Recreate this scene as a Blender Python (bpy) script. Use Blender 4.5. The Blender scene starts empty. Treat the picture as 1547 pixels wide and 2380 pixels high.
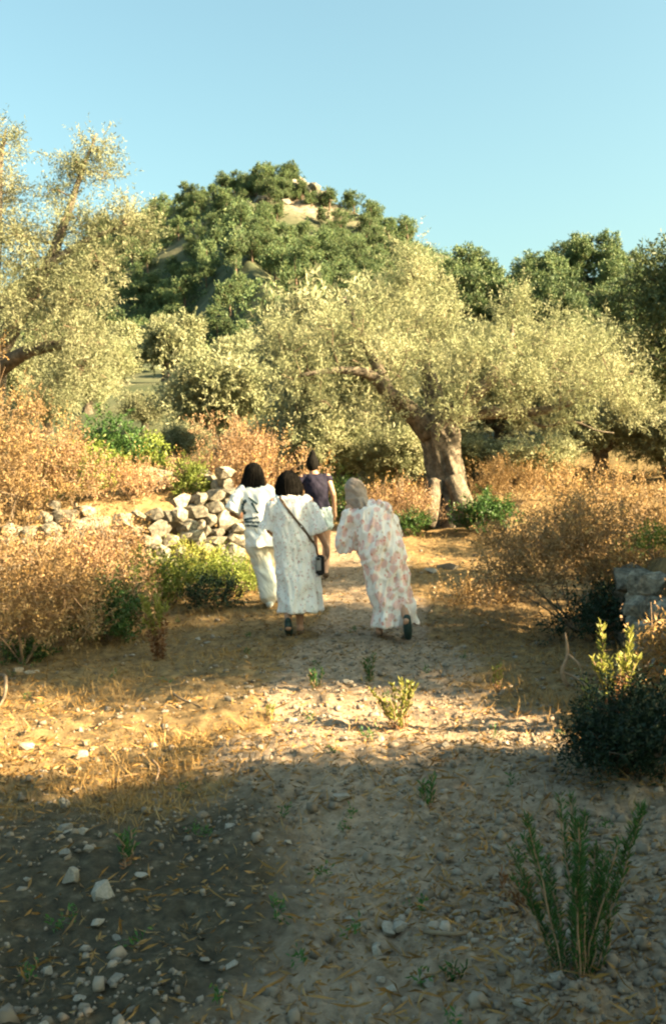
import bpy, bmesh, math, random
import numpy as np
from mathutils import Vector, Matrix
from mathutils.bvhtree import BVHTree

scene = bpy.context.scene
COL = scene.collection
RNG = np.random.default_rng(7)
random.seed(7)
rad = math.radians

# ------------------------------------------------------------------ camera
ROLL = rad(2.0)
CAMZ = 1.6
FPX = 35.0 / 36.0 * 2379.0
cam_d = bpy.data.cameras.new('camera')
cam_d.sensor_fit = 'VERTICAL'; cam_d.sensor_height = 36.0; cam_d.lens = 35.0
cam_d.clip_start = 0.05; cam_d.clip_end = 3000
cam = bpy.data.objects.new('camera', cam_d); COL.objects.link(cam)
cam.location = (0, 0, CAMZ); cam.rotation_euler = (rad(90), ROLL, 0)
scene.camera = cam

# ------------------------------------------------------------------ sky, sun, exposure
SUN_EL = rad(25.0)
SUN_H = Vector((0.945, -0.327))
SUN_AZ = math.atan2(SUN_H.x, SUN_H.y)
world = bpy.data.worlds.new('World'); scene.world = world; world.use_nodes = True
wn = world.node_tree.nodes; wl = world.node_tree.links
bg = wn['Background']
sky = wn.new('ShaderNodeTexSky'); sky.sky_type = 'NISHITA'; sky.sun_disc = False
sky.sun_elevation = SUN_EL; sky.sun_rotation = SUN_AZ
sky.altitude = 300; sky.air_density = 1.45; sky.dust_density = 5.0; sky.ozone_density = 1.0
tint = wn.new('ShaderNodeMix'); tint.data_type = 'RGBA'; tint.blend_type = 'MULTIPLY'
tint.inputs[0].default_value = 1.0
tint.inputs[7].default_value = (0.78, 0.965, 0.84, 1)
wl.new(sky.outputs[0], tint.inputs[6]); wl.new(tint.outputs[2], bg.inputs[0])
bg.inputs[1].default_value = 0.045
sun_d = bpy.data.lights.new('sun', 'SUN'); sun_d.energy = 5.0; sun_d.angle = rad(0.55)
sun_d.color = (1.0, 0.77, 0.44)
sun = bpy.data.objects.new('sun', sun_d); COL.objects.link(sun)
to_sun = Vector((SUN_H.x * math.cos(SUN_EL), SUN_H.y * math.cos(SUN_EL), math.sin(SUN_EL)))
sun.rotation_euler = (-to_sun).to_track_quat('-Z', 'Y').to_euler()
sun.location = (40, -20, 30)
vs = scene.view_settings
vs.view_transform = 'Standard'; vs.look = 'None'; vs.gamma = 1.0; vs.use_curve_mapping = False
vs.exposure = 2.98
scene.cycles.max_bounces = 6
scene.cycles.diffuse_bounces = 3
scene.cycles.transparent_max_bounces = 4
scene.cycles.filter_width = 2.2

# ------------------------------------------------------------------ helpers
def at(u, v, d):
    xc = (u - 773.5) / FPX; yc = (1189.5 - v) / FPX
    c, s = math.cos(ROLL), math.sin(ROLL)
    return np.array([d * (xc * c + yc * s), d, CAMZ + d * (-xc * s + yc * c)])

def vnoise(x, y, seed=0):
    xi = np.floor(x).astype(np.int64); yi = np.floor(y).astype(np.int64)
    xf = x - xi; yf = y - yi
    def h(a, b):
        n = (a * 374761393 + b * 668265263 + seed * 974634777) & 0x7fffffff
        n = ((n ^ (n >> 13)) * 1274126177) & 0x7fffffff
        n = n ^ (n >> 16)
        return (n & 0xffff) / 65535.0
    u = xf * xf * (3 - 2 * xf); w = yf * yf * (3 - 2 * yf)
    a = h(xi, yi) * (1 - u) + h(xi + 1, yi) * u
    b = h(xi, yi + 1) * (1 - u) + h(xi + 1, yi + 1) * u
    return (a * (1 - w) + b * w) * 2 - 1

def fbm(x, y, f, octs=4, seed=0, gain=0.5):
    t = np.zeros_like(x, dtype=float); a = 1.0
    for o in range(octs):
        t += a * vnoise(x * f + 17.3 * o, y * f - 9.1 * o, seed + o); f *= 2.03; a *= gain
    return t

def sstep(a, b, x):
    t = np.clip((x - a) / (b - a), 0, 1); return t * t * (3 - 2 * t)

def mesh_np(name, V, faces, smooth=False):
    """faces: list of (n,k) int arrays"""
    me = bpy.data.meshes.new(name)
    V = np.asarray(V, dtype=np.float32)
    me.vertices.add(len(V)); me.vertices.foreach_set('co', V.ravel())
    faces = [np.asarray(f, dtype=np.int32) for f in faces if len(f)]
    nl = sum(f.size for f in faces); nf = sum(len(f) for f in faces)
    me.loops.add(nl); me.polygons.add(nf)
    me.loops.foreach_set('vertex_index', np.concatenate([f.ravel() for f in faces]))
    tot = np.concatenate([np.full(len(f), f.shape[1], np.int32) for f in faces])
    st = np.concatenate([[0], np.cumsum(tot)[:-1]]).astype(np.int32)
    me.polygons.foreach_set('loop_start', st); me.polygons.foreach_set('loop_total', tot)
    if smooth: me.polygons.foreach_set('use_smooth', np.ones(nf, dtype=bool))
    me.update(calc_edges=True)
    return me

def link(name, me, mat=None, parent=None, loc=None):
    o = bpy.data.objects.new(name, me); COL.objects.link(o)
    if mat is not None and me is not None and len(me.materials) == 0: me.materials.append(mat)
    if parent is not None: o.parent = parent
    if loc is not None: o.location = loc
    if name in FINE: o['kind'] = 'stuff'
    return o

def tag(o, label, cat, group=None):
    o['label'] = label; o['category'] = cat
    if group: o['group'] = group
    return o

FINE = {'crown', 'branches', 'stems', 'foliage', 'leaves', 'dry_leaves', 'back_print'}
def thing(name, label, cat, loc=(0, 0, 0), rz=0.0, group=None):
    o = bpy.data.objects.new(name, None); COL.objects.link(o)
    o.location = loc; o.rotation_euler = (0, 0, rz); o.empty_display_size = 0.2
    return tag(o, label, cat, group)

def copy_thing(src, loc, rz, scale, label, group):
    r = src.copy(); COL.objects.link(r); r.location = loc; r.rotation_euler = (0, 0, rz); r.scale = scale
    r['label'] = label; r['group'] = group
    for ch in list(src.children):
        c = ch.copy(); COL.objects.link(c); c.parent = r
    return r

def norm(a):
    return a / np.maximum(np.linalg.norm(a, axis=-1, keepdims=True), 1e-9)

# ------------------------------------------------------------------ materials
def new_mat(name):
    m = bpy.data.materials.new(name); m.use_nodes = True
    return m, m.node_tree.nodes, m.node_tree.links, m.node_tree.nodes['Principled BSDF']

def ramp(nodes, stops):
    r = nodes.new('ShaderNodeValToRGB'); e = r.color_ramp.elements
    while len(e) < len(stops): e.new(0.5)
    for el, (p, c) in zip(e, stops):
        el.position = p; el.color = (*c, 1)
    return r

def leaf_mat(name, stops, transl=0.3, rough=0.55, nscale=1.6, nmix=.5):
    m, n, l, b = new_mat(name)
    g = n.new('ShaderNodeNewGeometry')
    tc_ = n.new('ShaderNodeTexCoord'); nz_ = n.new('ShaderNodeTexNoise'); nz_.inputs['Scale'].default_value = nscale; nz_.inputs['Detail'].default_value = 3
    l.new(tc_.outputs['Object'], nz_.inputs[0])
    st_ = n.new('ShaderNodeMapRange'); st_.inputs[1].default_value = .3; st_.inputs[2].default_value = .7; l.new(nz_.outputs[0], st_.inputs[0])
    mf = n.new('ShaderNodeMix'); mf.inputs[0].default_value = nmix; l.new(g.outputs['Random Per Island'], mf.inputs[2]); l.new(st_.outputs[0], mf.inputs[3])
    r = ramp(n, stops); l.new(mf.outputs[0], r.inputs[0])
    oi = n.new('ShaderNodeObjectInfo')
    mr = n.new('ShaderNodeMapRange'); mr.inputs[3].default_value = 0.78; mr.inputs[4].default_value = 1.22
    l.new(oi.outputs['Random'], mr.inputs[0])
    hs = n.new('ShaderNodeHueSaturation'); l.new(r.outputs[0], hs.inputs['Color']); l.new(mr.outputs[0], hs.inputs['Value'])
    l.new(hs.outputs[0], b.inputs['Base Color'])
    b.inputs['Roughness'].default_value = rough
    b.inputs['Specular IOR Level'].default_value = 0.3
    t = n.new('ShaderNodeBsdfTranslucent')
    l.new(hs.outputs[0], t.inputs[0])
    mx = n.new('ShaderNodeMixShader'); mx.inputs[0].default_value = transl
    l.new(b.outputs[0], mx.inputs[1]); l.new(t.outputs[0], mx.inputs[2])
    l.new(mx.outputs[0], n['Material Output'].inputs[0])
    return m

def noise_mat(name, stops, scale=8, detail=6, rough=0.9, bump=0.0, bscale=40, vary=0.0, coord='Object'):
    m, n, l, b = new_mat(name)
    tc = n.new('ShaderNodeTexCoord')
    nz = n.new('ShaderNodeTexNoise'); nz.inputs['Scale'].default_value = scale; nz.inputs['Detail'].default_value = detail
    nz.inputs['Roughness'].default_value = 0.65
    l.new(tc.outputs[coord], nz.inputs[0])
    r = ramp(n, stops); l.new(nz.outputs[0], r.inputs[0])
    out = r.outputs[0]
    if vary:
        oi = n.new('ShaderNodeObjectInfo')
        mr = n.new('ShaderNodeMapRange'); mr.inputs[3].default_value = 1 - vary; mr.inputs[4].default_value = 1 + vary
        l.new(oi.outputs['Random'], mr.inputs[0])
        hs = n.new('ShaderNodeHueSaturation'); l.new(out, hs.inputs['Color']); l.new(mr.outputs[0], hs.inputs['Value'])
        out = hs.outputs[0]
    l.new(out, b.inputs['Base Color']); b.inputs['Roughness'].default_value = rough
    b.inputs['Specular IOR Level'].default_value = 0.25
    if bump:
        n2 = n.new('ShaderNodeTexNoise'); n2.inputs['Scale'].default_value = bscale; n2.inputs['Detail'].default_value = 5
        l.new(tc.outputs[coord], n2.inputs[0])
        bp = n.new('ShaderNodeBump'); bp.inputs['Strength'].default_value = bump; bp.inputs['Distance'].default_value = 0.02
        l.new(n2.outputs[0], bp.inputs['Height']); l.new(bp.outputs[0], b.inputs['Normal'])
    return m

M = {}
M['olive'] = leaf_mat('olive_leaf', [(0, (.095, .118, .055)), (.35, (.195, .212, .112)), (.7, (.31, .312, .18)), (1, (.43, .415, .27))], .28, .6, 1.3, .6)
M['olive_shaded'] = leaf_mat('olive_leaf_shaded', [(0, (.035, .055, .022)), (.6, (.075, .095, .035)), (1, (.14, .15, .065))], .22)  # darkened copy of the olive leaf; shade on the right-edge tree put into its colour
M['pine'] = leaf_mat('pine_needles', [(0, (.035, .078, .038)), (.5, (.088, .135, .056)), (1, (.19, .21, .08))], .22)
M['lentisk'] = leaf_mat('lentisk_leaf', [(0, (.02, .05, .015)), (.6, (.05, .105, .025)), (1, (.11, .17, .04))], .25, .45)
M['juniper'] = leaf_mat('juniper_leaf', [(0, (.008, .022, .012)), (.7, (.018, .042, .020)), (1, (.04, .07, .03))], .12)
M['lime'] = leaf_mat('bright_green_leaf', [(0, (.09, .13, .02)), (.6, (.20, .25, .05)), (1, (.32, .34, .09))], .35)
M['inula'] = leaf_mat('inula_leaf', [(0, (.14, .17, .03)), (.6, (.30, .30, .07)), (1, (.42, .38, .11))], .35)
M['inula_green'] = leaf_mat('inula_green_leaf', [(0, (.025, .075, .022)), (.6, (.05, .13, .03)), (1, (.12, .20, .05))], .3)
M['inula_dry'] = leaf_mat('dried_leaf', [(0, (.13, .05, .02)), (.5, (.26, .12, .05)), (1, (.38, .20, .09))], .3)
M['rust'] = leaf_mat('rust_shrub_leaf', [(0, (.13, .078, .034)), (.5, (.27, .175, .08)), (1, (.40, .28, .145))], .25)
M['tan'] = leaf_mat('tan_shrub_leaf', [(0, (.17, .10, .055)), (.5, (.34, .215, .12)), (1, (.48, .33, .20))], .25)
M['straw'] = leaf_mat('straw', [(0, (.19, .11, .035)), (.5, (.34, .21, .075)), (1, (.48, .33, .14))], .3)
M['strawfoot'] = leaf_mat('leaf_litter_bits', [(0, (.10, .055, .02)), (.5, (.24, .135, .04)), (1, (.40, .25, .09))], .1)
M['bark'] = noise_mat('olive_bark', [(.3, (.035, .028, .021)), (.5, (.115, .093, .07)), (.72, (.25, .205, .155))], 9, 9, .95, 1.0, 26)
M['twig'] = noise_mat('twig_bark', [(.3, (.10, .072, .05)), (.7, (.22, .165, .11))], 12, 4, .9)
M['twig_pale'] = noise_mat('pale_twig', [(.3, (.20, .13, .08)), (.7, (.36, .24, .15))], 12, 4, .9)
M['pinebark'] = noise_mat('pine_bark', [(.3, (.07, .05, .035)), (.7, (.16, .11, .08))], 3, 4, .9)
M['stone'] = noise_mat('limestone', [(.3, (.045, .042, .034)), (.43, (.14, .125, .10)), (.56, (.25, .225, .18)), (.72, (.40, .36, .29))], 5, 10, .95, 1.0, 24, .38)
M['stone_loose'] = noise_mat('loose_stone', [(.25, (.16, .145, .12)), (.5, (.27, .24, .20)), (.8, (.38, .34, .29))], 9, 8, .95, .5, 40, .25)
M['skin'] = noise_mat('skin', [(.3, (.40, .22, .14)), (.7, (.48, .27, .18))], 20, 3, .5)
M['skin_dark'] = noise_mat('skin_tanned', [(.3, (.26, .13, .08)), (.7, (.33, .17, .11))], 20, 3, .5)
M['hair'] = noise_mat('black_hair', [(.3, (.003, .0025, .002)), (.7, (.008, .0065, .005))], 60, 3, .75, .6, 90)
M['hair'].node_tree.nodes['Principled BSDF'].inputs['Specular IOR Level'].default_value = .08
M['white_cloth'] = noise_mat('white_cotton', [(.3, (.82, .80, .76)), (.7, (.88, .86, .83))], 6, 4, .9, .25, 14)
M['cream_cloth'] = noise_mat('cream_linen', [(.3, (.66, .61, .51)), (.7, (.76, .71, .61))], 8, 4, .9, .35, 16)
M['navy'] = noise_mat('navy_cloth', [(.3, (.007, .006, .016)), (.7, (.016, .013, .032))], 20, 4, .85, .3, 25)
M['denim'] = noise_mat('pale_denim', [(.3, (.34, .42, .46)), (.7, (.52, .58, .60))], 25, 4, .9)
M['scarf'] = noise_mat('taupe_cotton', [(.3, (.25, .19, .155)), (.7, (.35, .275, .23))], 30, 3, .9, .5, 14)
M['black'] = noise_mat('black_leather', [(.3, (.010, .010, .011)), (.7, (.022, .021, .022))], 15, 3, .55)
M['grey'] = noise_mat('grey_leather', [(.3, (.22, .21, .20)), (.7, (.36, .35, .33))], 15, 3, .5)
M['sole'] = noise_mat('dark_green_rubber', [(.3, (.015, .032, .028)), (.7, (.03, .05, .045))], 15, 3, .7)
M['shoe'] = noise_mat('off_white_canvas', [(.3, (.40, .42, .40)), (.7, (.62, .62, .58))], 15, 3, .8)
M['print'] = noise_mat('dark_teal_ink', [(.3, (.02, .045, .055)), (.7, (.06, .10, .11))], 60, 4, .9)
M['brownleather'] = noise_mat('brown_leather', [(.3, (.06, .035, .02)), (.7, (.11, .07, .04))], 15, 3, .6)

def floral_mat(name, base, spots, scale):
    m, n, l, b = new_mat(name)
    tc = n.new('ShaderNodeTexCoord')
    nz = n.new('ShaderNodeTexNoise'); nz.inputs['Scale'].default_value = 14; l.new(tc.outputs['Object'], nz.inputs[0])
    wa = n.new('ShaderNodeMix'); wa.data_type = 'RGBA'; wa.blend_type = 'LINEAR_LIGHT'; wa.inputs[0].default_value = 0.03
    l.new(tc.outputs['Object'], wa.inputs[6]); l.new(nz.outputs['Color'], wa.inputs[7])
    cur = None
    for i, (c, thr, sc) in enumerate(spots):
        v = n.new('ShaderNodeTexVoronoi'); v.inputs['Scale'].default_value = scale * sc
        off = n.new('ShaderNodeVectorMath'); off.inputs[1].default_value = (i * 3.1, i * 1.7, i * 2.3)
        l.new(wa.outputs[2], off.inputs[0]); l.new(off.outputs[0], v.inputs[0])
        lt = n.new('ShaderNodeMapRange'); lt.inputs[1].default_value = thr * .7; lt.inputs[2].default_value = thr
        lt.inputs[3].default_value = 0.68; lt.inputs[4].default_value = 0.0
        l.new(v.outputs['Distance'], lt.inputs[0])
        mx = n.new('ShaderNodeMix'); mx.data_type = 'RGBA'; mx.inputs[7].default_value = (*c, 1)
        l.new(lt.outputs[0], mx.inputs[0])
        if cur is None: mx.inputs[6].default_value = (*base, 1)
        else: l.new(cur, mx.inputs[6])
        cur = mx.outputs[2]
    l.new(cur, b.inputs['Base Color']); b.inputs['Roughness'].default_value = .9
    b.inputs['Specular IOR Level'].default_value = 0.15
    n2 = n.new('ShaderNodeTexNoise'); n2.inputs['Scale'].default_value = 13; n2.inputs['Detail'].default_value = 3
    l.new(tc.outputs['Object'], n2.inputs[0])
    bp = n.new('ShaderNodeBump'); bp.inputs['Strength'].default_value = .35; bp.inputs['Distance'].default_value = .03
    l.new(n2.outputs[0], bp.inputs['Height']); l.new(bp.outputs[0], b.inputs['Normal'])
    return m
M['floral'] = floral_mat('white_floral_cotton', (.82, .77, .73),
    [((.55, .36, .32), .30, 1.0), ((.50, .13, .13), .20, 1.25), ((.18, .20, .30), .15, 1.6), ((.33, .42, .34), .19, 1.1)], 22)
M['floral_pink'] = floral_mat('pink_floral_cotton', (.82, .73, .68),
    [((.74, .38, .33), .50, .55), ((.60, .16, .12), .24, .8), ((.20, .18, .26), .14, 1.5), ((.50, .30, .18), .28, .7)], 20)

# ------------------------------------------------------------------ terrain
def uvy(lst, dz=0.0):
    out = []
    for u, v, y in lst:
        p = at(u, v, y); out.append((p[0], p[1], p[2] - dz))
    return np.array(out)

SKYLINE = np.vstack([[(-150, 380, 60), (-105, 360, 82)], uvy([(250, 535, 335), (340, 500, 315), (400, 482, 300), (470, 455, 285), (540, 443, 270),
    (600, 433, 258), (650, 428, 250), (700, 434, 249)]), uvy([(742, 446, 249), (757, 498, 249), (800, 555, 250), (850, 590, 252), (900, 625, 255), (1000, 690, 262)]),
    [(70, 285, 40), (160, 300, 36)]])
SPUR = np.array([(-14, 250, 81), (-19, 222, 69), (-17, 195, 57), (-12, 165, 43), (-7, 138, 30), (-3, 114, 20)])
SPUR2 = np.array([(-75, 330, 88), (-85, 260, 58), (-84, 180, 32), (-75, 120, 20)])
RIDGE = np.vstack([[(4, 126, 20)], uvy([(935, 630, 127), (1000, 596, 129), (1100, 598, 130), (1200, 600, 130), (1300, 595, 130), (1380, 596, 130), (1440, 625, 130), (1520, 640, 131)], 3.6),
    [(62, 135, 27), (120, 142, 25), (200, 150, 22)]])

def rock_mask(x, y):
    s = np.exp(-(((x + 12) / 20) ** 2 + ((y - 240) / 7) ** 2)) * 1.1 + np.exp(-(((x + 2) / 5) ** 2 + ((y - 247) / 9) ** 2)) * 1.3
    s = s + .45 * np.exp(-(((x + 4) / 8) ** 2 + ((y - 178) / 10) ** 2))
    return np.clip(s * (.75 + .8 * fbm(x, y, .07, 4, 55)), 0, 1)

def ridge_h(x, y, poly, slope, wob, slope2=None):
    best = np.full(x.shape, -1e9)
    for a, b in zip(poly[:-1], poly[1:]):
        d = b[:2] - a[:2]; L2 = d @ d
        t = np.clip(((x - a[0]) * d[0] + (y - a[1]) * d[1]) / L2, 0, 1)
        dist = np.hypot(x - a[0] - t * d[0], y - a[1] - t * d[1])
        sl = slope
        if slope2 is not None:
            sl = np.where((x - a[0]) * d[1] - (y - a[1]) * d[0] > 0, slope2, slope)
        best = np.maximum(best, a[2] + t * (b[2] - a[2]) - sl * np.maximum(dist * wob, 0))
    return best

BY = [-400, -60, 0, 5, 10, 13, 14.8, 15.8, 17, 20, 24, 45, 80, 110, 160, 300, 900]
BZ = [-14, -2.2, 0, .12, .35, .68, .90, 1.22, 1.32, 1.75, 2.6, 7.6, 14, 17, 22, 26, 26]
WALL_A = np.array([-6.6, 10.6]); WALL_B = np.array([-1.42, 14.3])     # left terrace wall, end to end
WD = (WALL_B - WALL_A) / np.linalg.norm(WALL_B - WALL_A); WN = np.array([-WD[1], WD[0]])   # WN points behind

def xr_line(y):       # foot of the right-hand terrace wall
    return 2.42 + 0.06 * (y - 7.0) + np.where(y > 9.3, (y - 9.3) * 0.22, 0) 

def H(x, y):
    x = np.asarray(x, float); y = np.asarray(y, float)
    yw = y + 0.25 * np.sin(x * 0.7 + 1.0) * sstep(3, 9, y) * (1 - sstep(25, 50, y))
    z = np.interp(yw, BY, BZ)
    # soften piecewise profile
    z = (z + np.interp(yw - .5, BY, BZ) + np.interp(yw + .5, BY, BZ)) / 3
    dw = (x - WALL_A[0]) * WN[0] + (y - WALL_A[1]) * WN[1]
    al = (x - WALL_A[0]) * WD[0] + (y - WALL_A[1]) * WD[1]
    Lw = np.linalg.norm(WALL_B - WALL_A)
    z = z + 1.08 * sstep(0.12, 0.8, dw) * (1 - sstep(Lw - 0.15, Lw + .6, al)) * (1 - sstep(15.5, 27, y)) * sstep(-14, -9, x)
    xr = xr_line(y)
    steep = np.where((y > 6.2) & (y < 9.4), 0.30, 1.3)
    z = z + 0.78 * sstep(0.10, 0.10 + steep, x - xr) * sstep(3.0, 6.2, y) * (1 - sstep(11, 15, y))
    z = z + 0.03 * np.maximum(x - 2.5, 0) * (1 - sstep(40, 80, y)) + 0.012 * np.minimum(x, 0) * (1 - sstep(9, 14, y))
    z = z + 0.05 * fbm(x, y, .55, 3, 3) * sstep(0, 4, np.hypot(x, y)) + 0.024 * fbm(x, y, 2.6, 3, 8) * (1 - sstep(25, 60, y))
    far = sstep(30, 90, np.hypot(x, y))
    z = z + far * 1.6 * fbm(x, y, .045, 4, 21)
    wob = 1.0 + 0.16 * fbm(x, y, .035, 3, 31)
    m = np.maximum.reduce([ridge_h(x, y, SKYLINE, .74, wob), ridge_h(x, y, SPUR, .60, wob, .98), ridge_h(x, y, SPUR2, .6, wob), ridge_h(x, y, RIDGE, .62, wob)])
    m = m + 1.0 * fbm(x, y, .09, 4, 41) * sstep(60, 110, y)
    m = m + 2.6 * np.clip(rock_mask(x, y), 0, 1) * (np.abs(fbm(x, y, .16, 4, 47)) - .35)
    k = 3.0
    zz = np.where(m > -1e8, np.maximum(z, m) + k * np.log1p(np.exp(-np.abs(z - m) / k)) * sstep(50, 100, y), z)
    return np.where(y > 40, zz, z)

def h1(x, y): return float(H(np.array([x]), np.array([y]))[0])

def hit(u, v, y0=2.0, y1=320.0):
    """world point of the ground seen at picture point (u, v)"""
    ys = np.exp(np.linspace(math.log(y0), math.log(y1), 1500))
    p1 = at(u, v, 1.0); dx = p1[0]; dz = p1[2] - CAMZ
    f = CAMZ + dz * ys - H(dx * ys, ys)
    k = np.argmax(f < 0)
    if f[k] >= 0: k = len(ys) - 1
    y = ys[k]; return np.array([dx * y, y, float(H(np.array([dx * y]), np.array([y]))[0])])

def on(u, y):
    """ground point on the column of picture u at depth y"""
    p = at(u, 1250, y); return np.array([p[0], y, h1(p[0], y)])

# polar sheet, fine near the place and reaching the horizon
ang = np.concatenate([np.linspace(-180, -42, 40, endpoint=False), np.linspace(-42, 42, 400, endpoint=False), np.linspace(42, 180, 41)])
rr = np.concatenate([[0.02], np.exp(np.linspace(math.log(0.6), math.log(330), 500)), np.exp(np.linspace(math.log(345), math.log(2500), 16))])
A, R = np.meshgrid(np.radians(ang), rr)
GX = R * np.sin(A); GY = R * np.cos(A); GZ = H(GX, GY)
micro = 0.016 * fbm(GX, GY, 11, 3, 77) + .009 * fbm(GX, GY, 33, 2, 99)
GZ = GZ + micro * (1 - sstep(12, 30, R))
nr, na = A.shape
V = np.stack([GX, GY, GZ], -1).reshape(-1, 3)
idx = np.arange(nr * na).reshape(nr, na)
F = np.stack([idx[:-1, :-1], idx[:-1, 1:], idx[1:, 1:], idx[1:, :-1]], -1).reshape(-1, 4)[:, ::-1]
me = mesh_np('ground', V, [F], smooth=True)
def path_mask(x, y):
    cx = np.interp(y, [0, 3, 5, 7, 9, 11, 14, 17], [.35, .35, .22, 0.05, .1, .2, .15, .1])
    wid = np.interp(y, [0, 3, 6, 9, 12, 16, 18], [1.7, 1.55, 1.15, .8, .75, .8, .3])
    d = np.abs(x - cx - .25 * fbm(x, y, .9, 3, 12)) / wid
    right = np.where(x > cx, .72, 1.25)
    return (1 - sstep(.55, 1.15, d * right)) * (1 - sstep(15, 18, y))
PM = path_mask(GX, GY)
FARM = sstep(16, 34, GY)
RM = rock_mask(GX, GY) * FARM
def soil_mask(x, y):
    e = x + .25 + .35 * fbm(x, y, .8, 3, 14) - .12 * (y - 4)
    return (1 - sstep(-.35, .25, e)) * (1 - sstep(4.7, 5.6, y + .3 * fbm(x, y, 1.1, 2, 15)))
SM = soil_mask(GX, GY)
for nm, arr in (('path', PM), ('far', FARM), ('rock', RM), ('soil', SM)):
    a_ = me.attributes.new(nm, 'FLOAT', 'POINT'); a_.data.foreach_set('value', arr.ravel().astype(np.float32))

gm, n, l, b = new_mat('earth')
tc = n.new('ShaderNodeTexCoord')
def nz(scale, detail=8, rough=.65):
    t = n.new('ShaderNodeTexNoise'); t.inputs['Scale'].default_value = scale; t.inputs['Detail'].default_value = detail
    t.inputs['Roughness'].default_value = rough; l.new(tc.outputs['Object'], t.inputs[0]); return t
def attr(nm):
    t = n.new('ShaderNodeAttribute'); t.attribute_name = nm; return t
def mixc(f, c1, c2):
    t = n.new('ShaderNodeMix'); t.data_type = 'RGBA'; l.new(f, t.inputs[0]); l.new(c1, t.inputs[6]); l.new(c2, t.inputs[7]); return t.outputs[2]
pn = nz(14); pc = ramp(n, [(.3, (.13, .092, .06)), (.5, (.265, .195, .132)), (.7, (.39, .30, .215))]); l.new(pn.outputs[0], pc.inputs[0])
ln = nz(9); lc = ramp(n, [(.28, (.07, .047, .026)), (.5, (.185, .125, .06)), (.72, (.33, .22, .10))]); l.new(ln.outputs[0], lc.inputs[0])
fn = nz(.22); fc = ramp(n, [(.3, (.028, .042, .021)), (.5, (.058, .068, .036)), (.72, (.11, .108, .065))]); l.new(fn.outputs[0], fc.inputs[0])
rn = nz(.9, 10, .75); rc = ramp(n, [(.35, (.07, .06, .045)), (.5, (.20, .165, .125)), (.65, (.33, .275, .215))]); l.new(rn.outputs[0], rc.inputs[0])
edge = nz(3.0, 6)
ma = n.new('ShaderNodeMath'); ma.operation = 'MULTIPLY_ADD'; l.new(edge.outputs[0], ma.inputs[0]); ma.inputs[1].default_value = 1.9
pa = attr('path'); sub = n.new('ShaderNodeMath'); sub.operation = 'SUBTRACT'; l.new(pa.outputs['Fac'], sub.inputs[0]); sub.inputs[1].default_value = 1.05
l.new(sub.outputs[0], ma.inputs[2])
pr = n.new('ShaderNodeMapRange'); pr.interpolation_type = 'SMOOTHSTEP'; pr.inputs[1].default_value = .3; pr.inputs[2].default_value = .75; l.new(ma.outputs[0], pr.inputs[0])
c = mixc(pr.outputs[0], lc.outputs[0], pc.outputs[0])
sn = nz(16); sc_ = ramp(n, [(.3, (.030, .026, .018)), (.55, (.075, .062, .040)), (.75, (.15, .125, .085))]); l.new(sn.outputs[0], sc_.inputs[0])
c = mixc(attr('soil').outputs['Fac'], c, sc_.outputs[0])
c = mixc(attr('far').outputs['Fac'], c, fc.outputs[0])
c = mixc(attr('rock').outputs['Fac'], c, rc.outputs[0])
l.new(c, b.inputs['Base Color']); b.inputs['Roughness'].default_value = .97; b.inputs['Specular IOR Level'].default_value = .15
bn = nz(45, 6, .7); bp = n.new('ShaderNodeBump'); bp.inputs['Strength'].default_value = .8; bp.inputs['Distance'].default_value = .02
l.new(bn.outputs[0], bp.inputs['Height']); l.new(bp.outputs[0], b.inputs['Normal'])
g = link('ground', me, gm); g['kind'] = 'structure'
g['label'] = 'stony dirt path and dry ground rising to the wooded rocky hill'

# ------------------------------------------------------------------ stones
def hull_stone(seed, npts=18, flat=.75, sharp=3.0):
    r = np.random.default_rng(seed)
    p = norm(r.normal(size=(npts, 3)))
    p = np.sign(p) * np.abs(p) ** (1 / sharp * 2)
    p = p / np.max(np.abs(p), axis=0) * r.uniform(.8, 1, (npts, 1)) * .5
    p[:, 2] *= flat
    bm = bmesh.new()
    for q in p: bm.verts.new(q)
    ret = bmesh.ops.convex_hull(bm, input=bm.verts)
    loose = [v for v in bm.verts if not v.link_faces]
    bmesh.ops.delete(bm, geom=loose, context='VERTS')
    me = bpy.data.meshes.new('stone'); bm.to_mesh(me); bm.free()
    return me
STONES = [hull_stone(100 + i, 20, 1.0, 2.6) for i in range(14)]
LOOSE = [hull_stone(300 + i, 16, .8, 2.2) for i in range(10)]
for m_ in STONES: m_.materials.append(M['stone'])
for m_ in LOOSE: m_.materials.append(M['stone_loose'])

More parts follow.
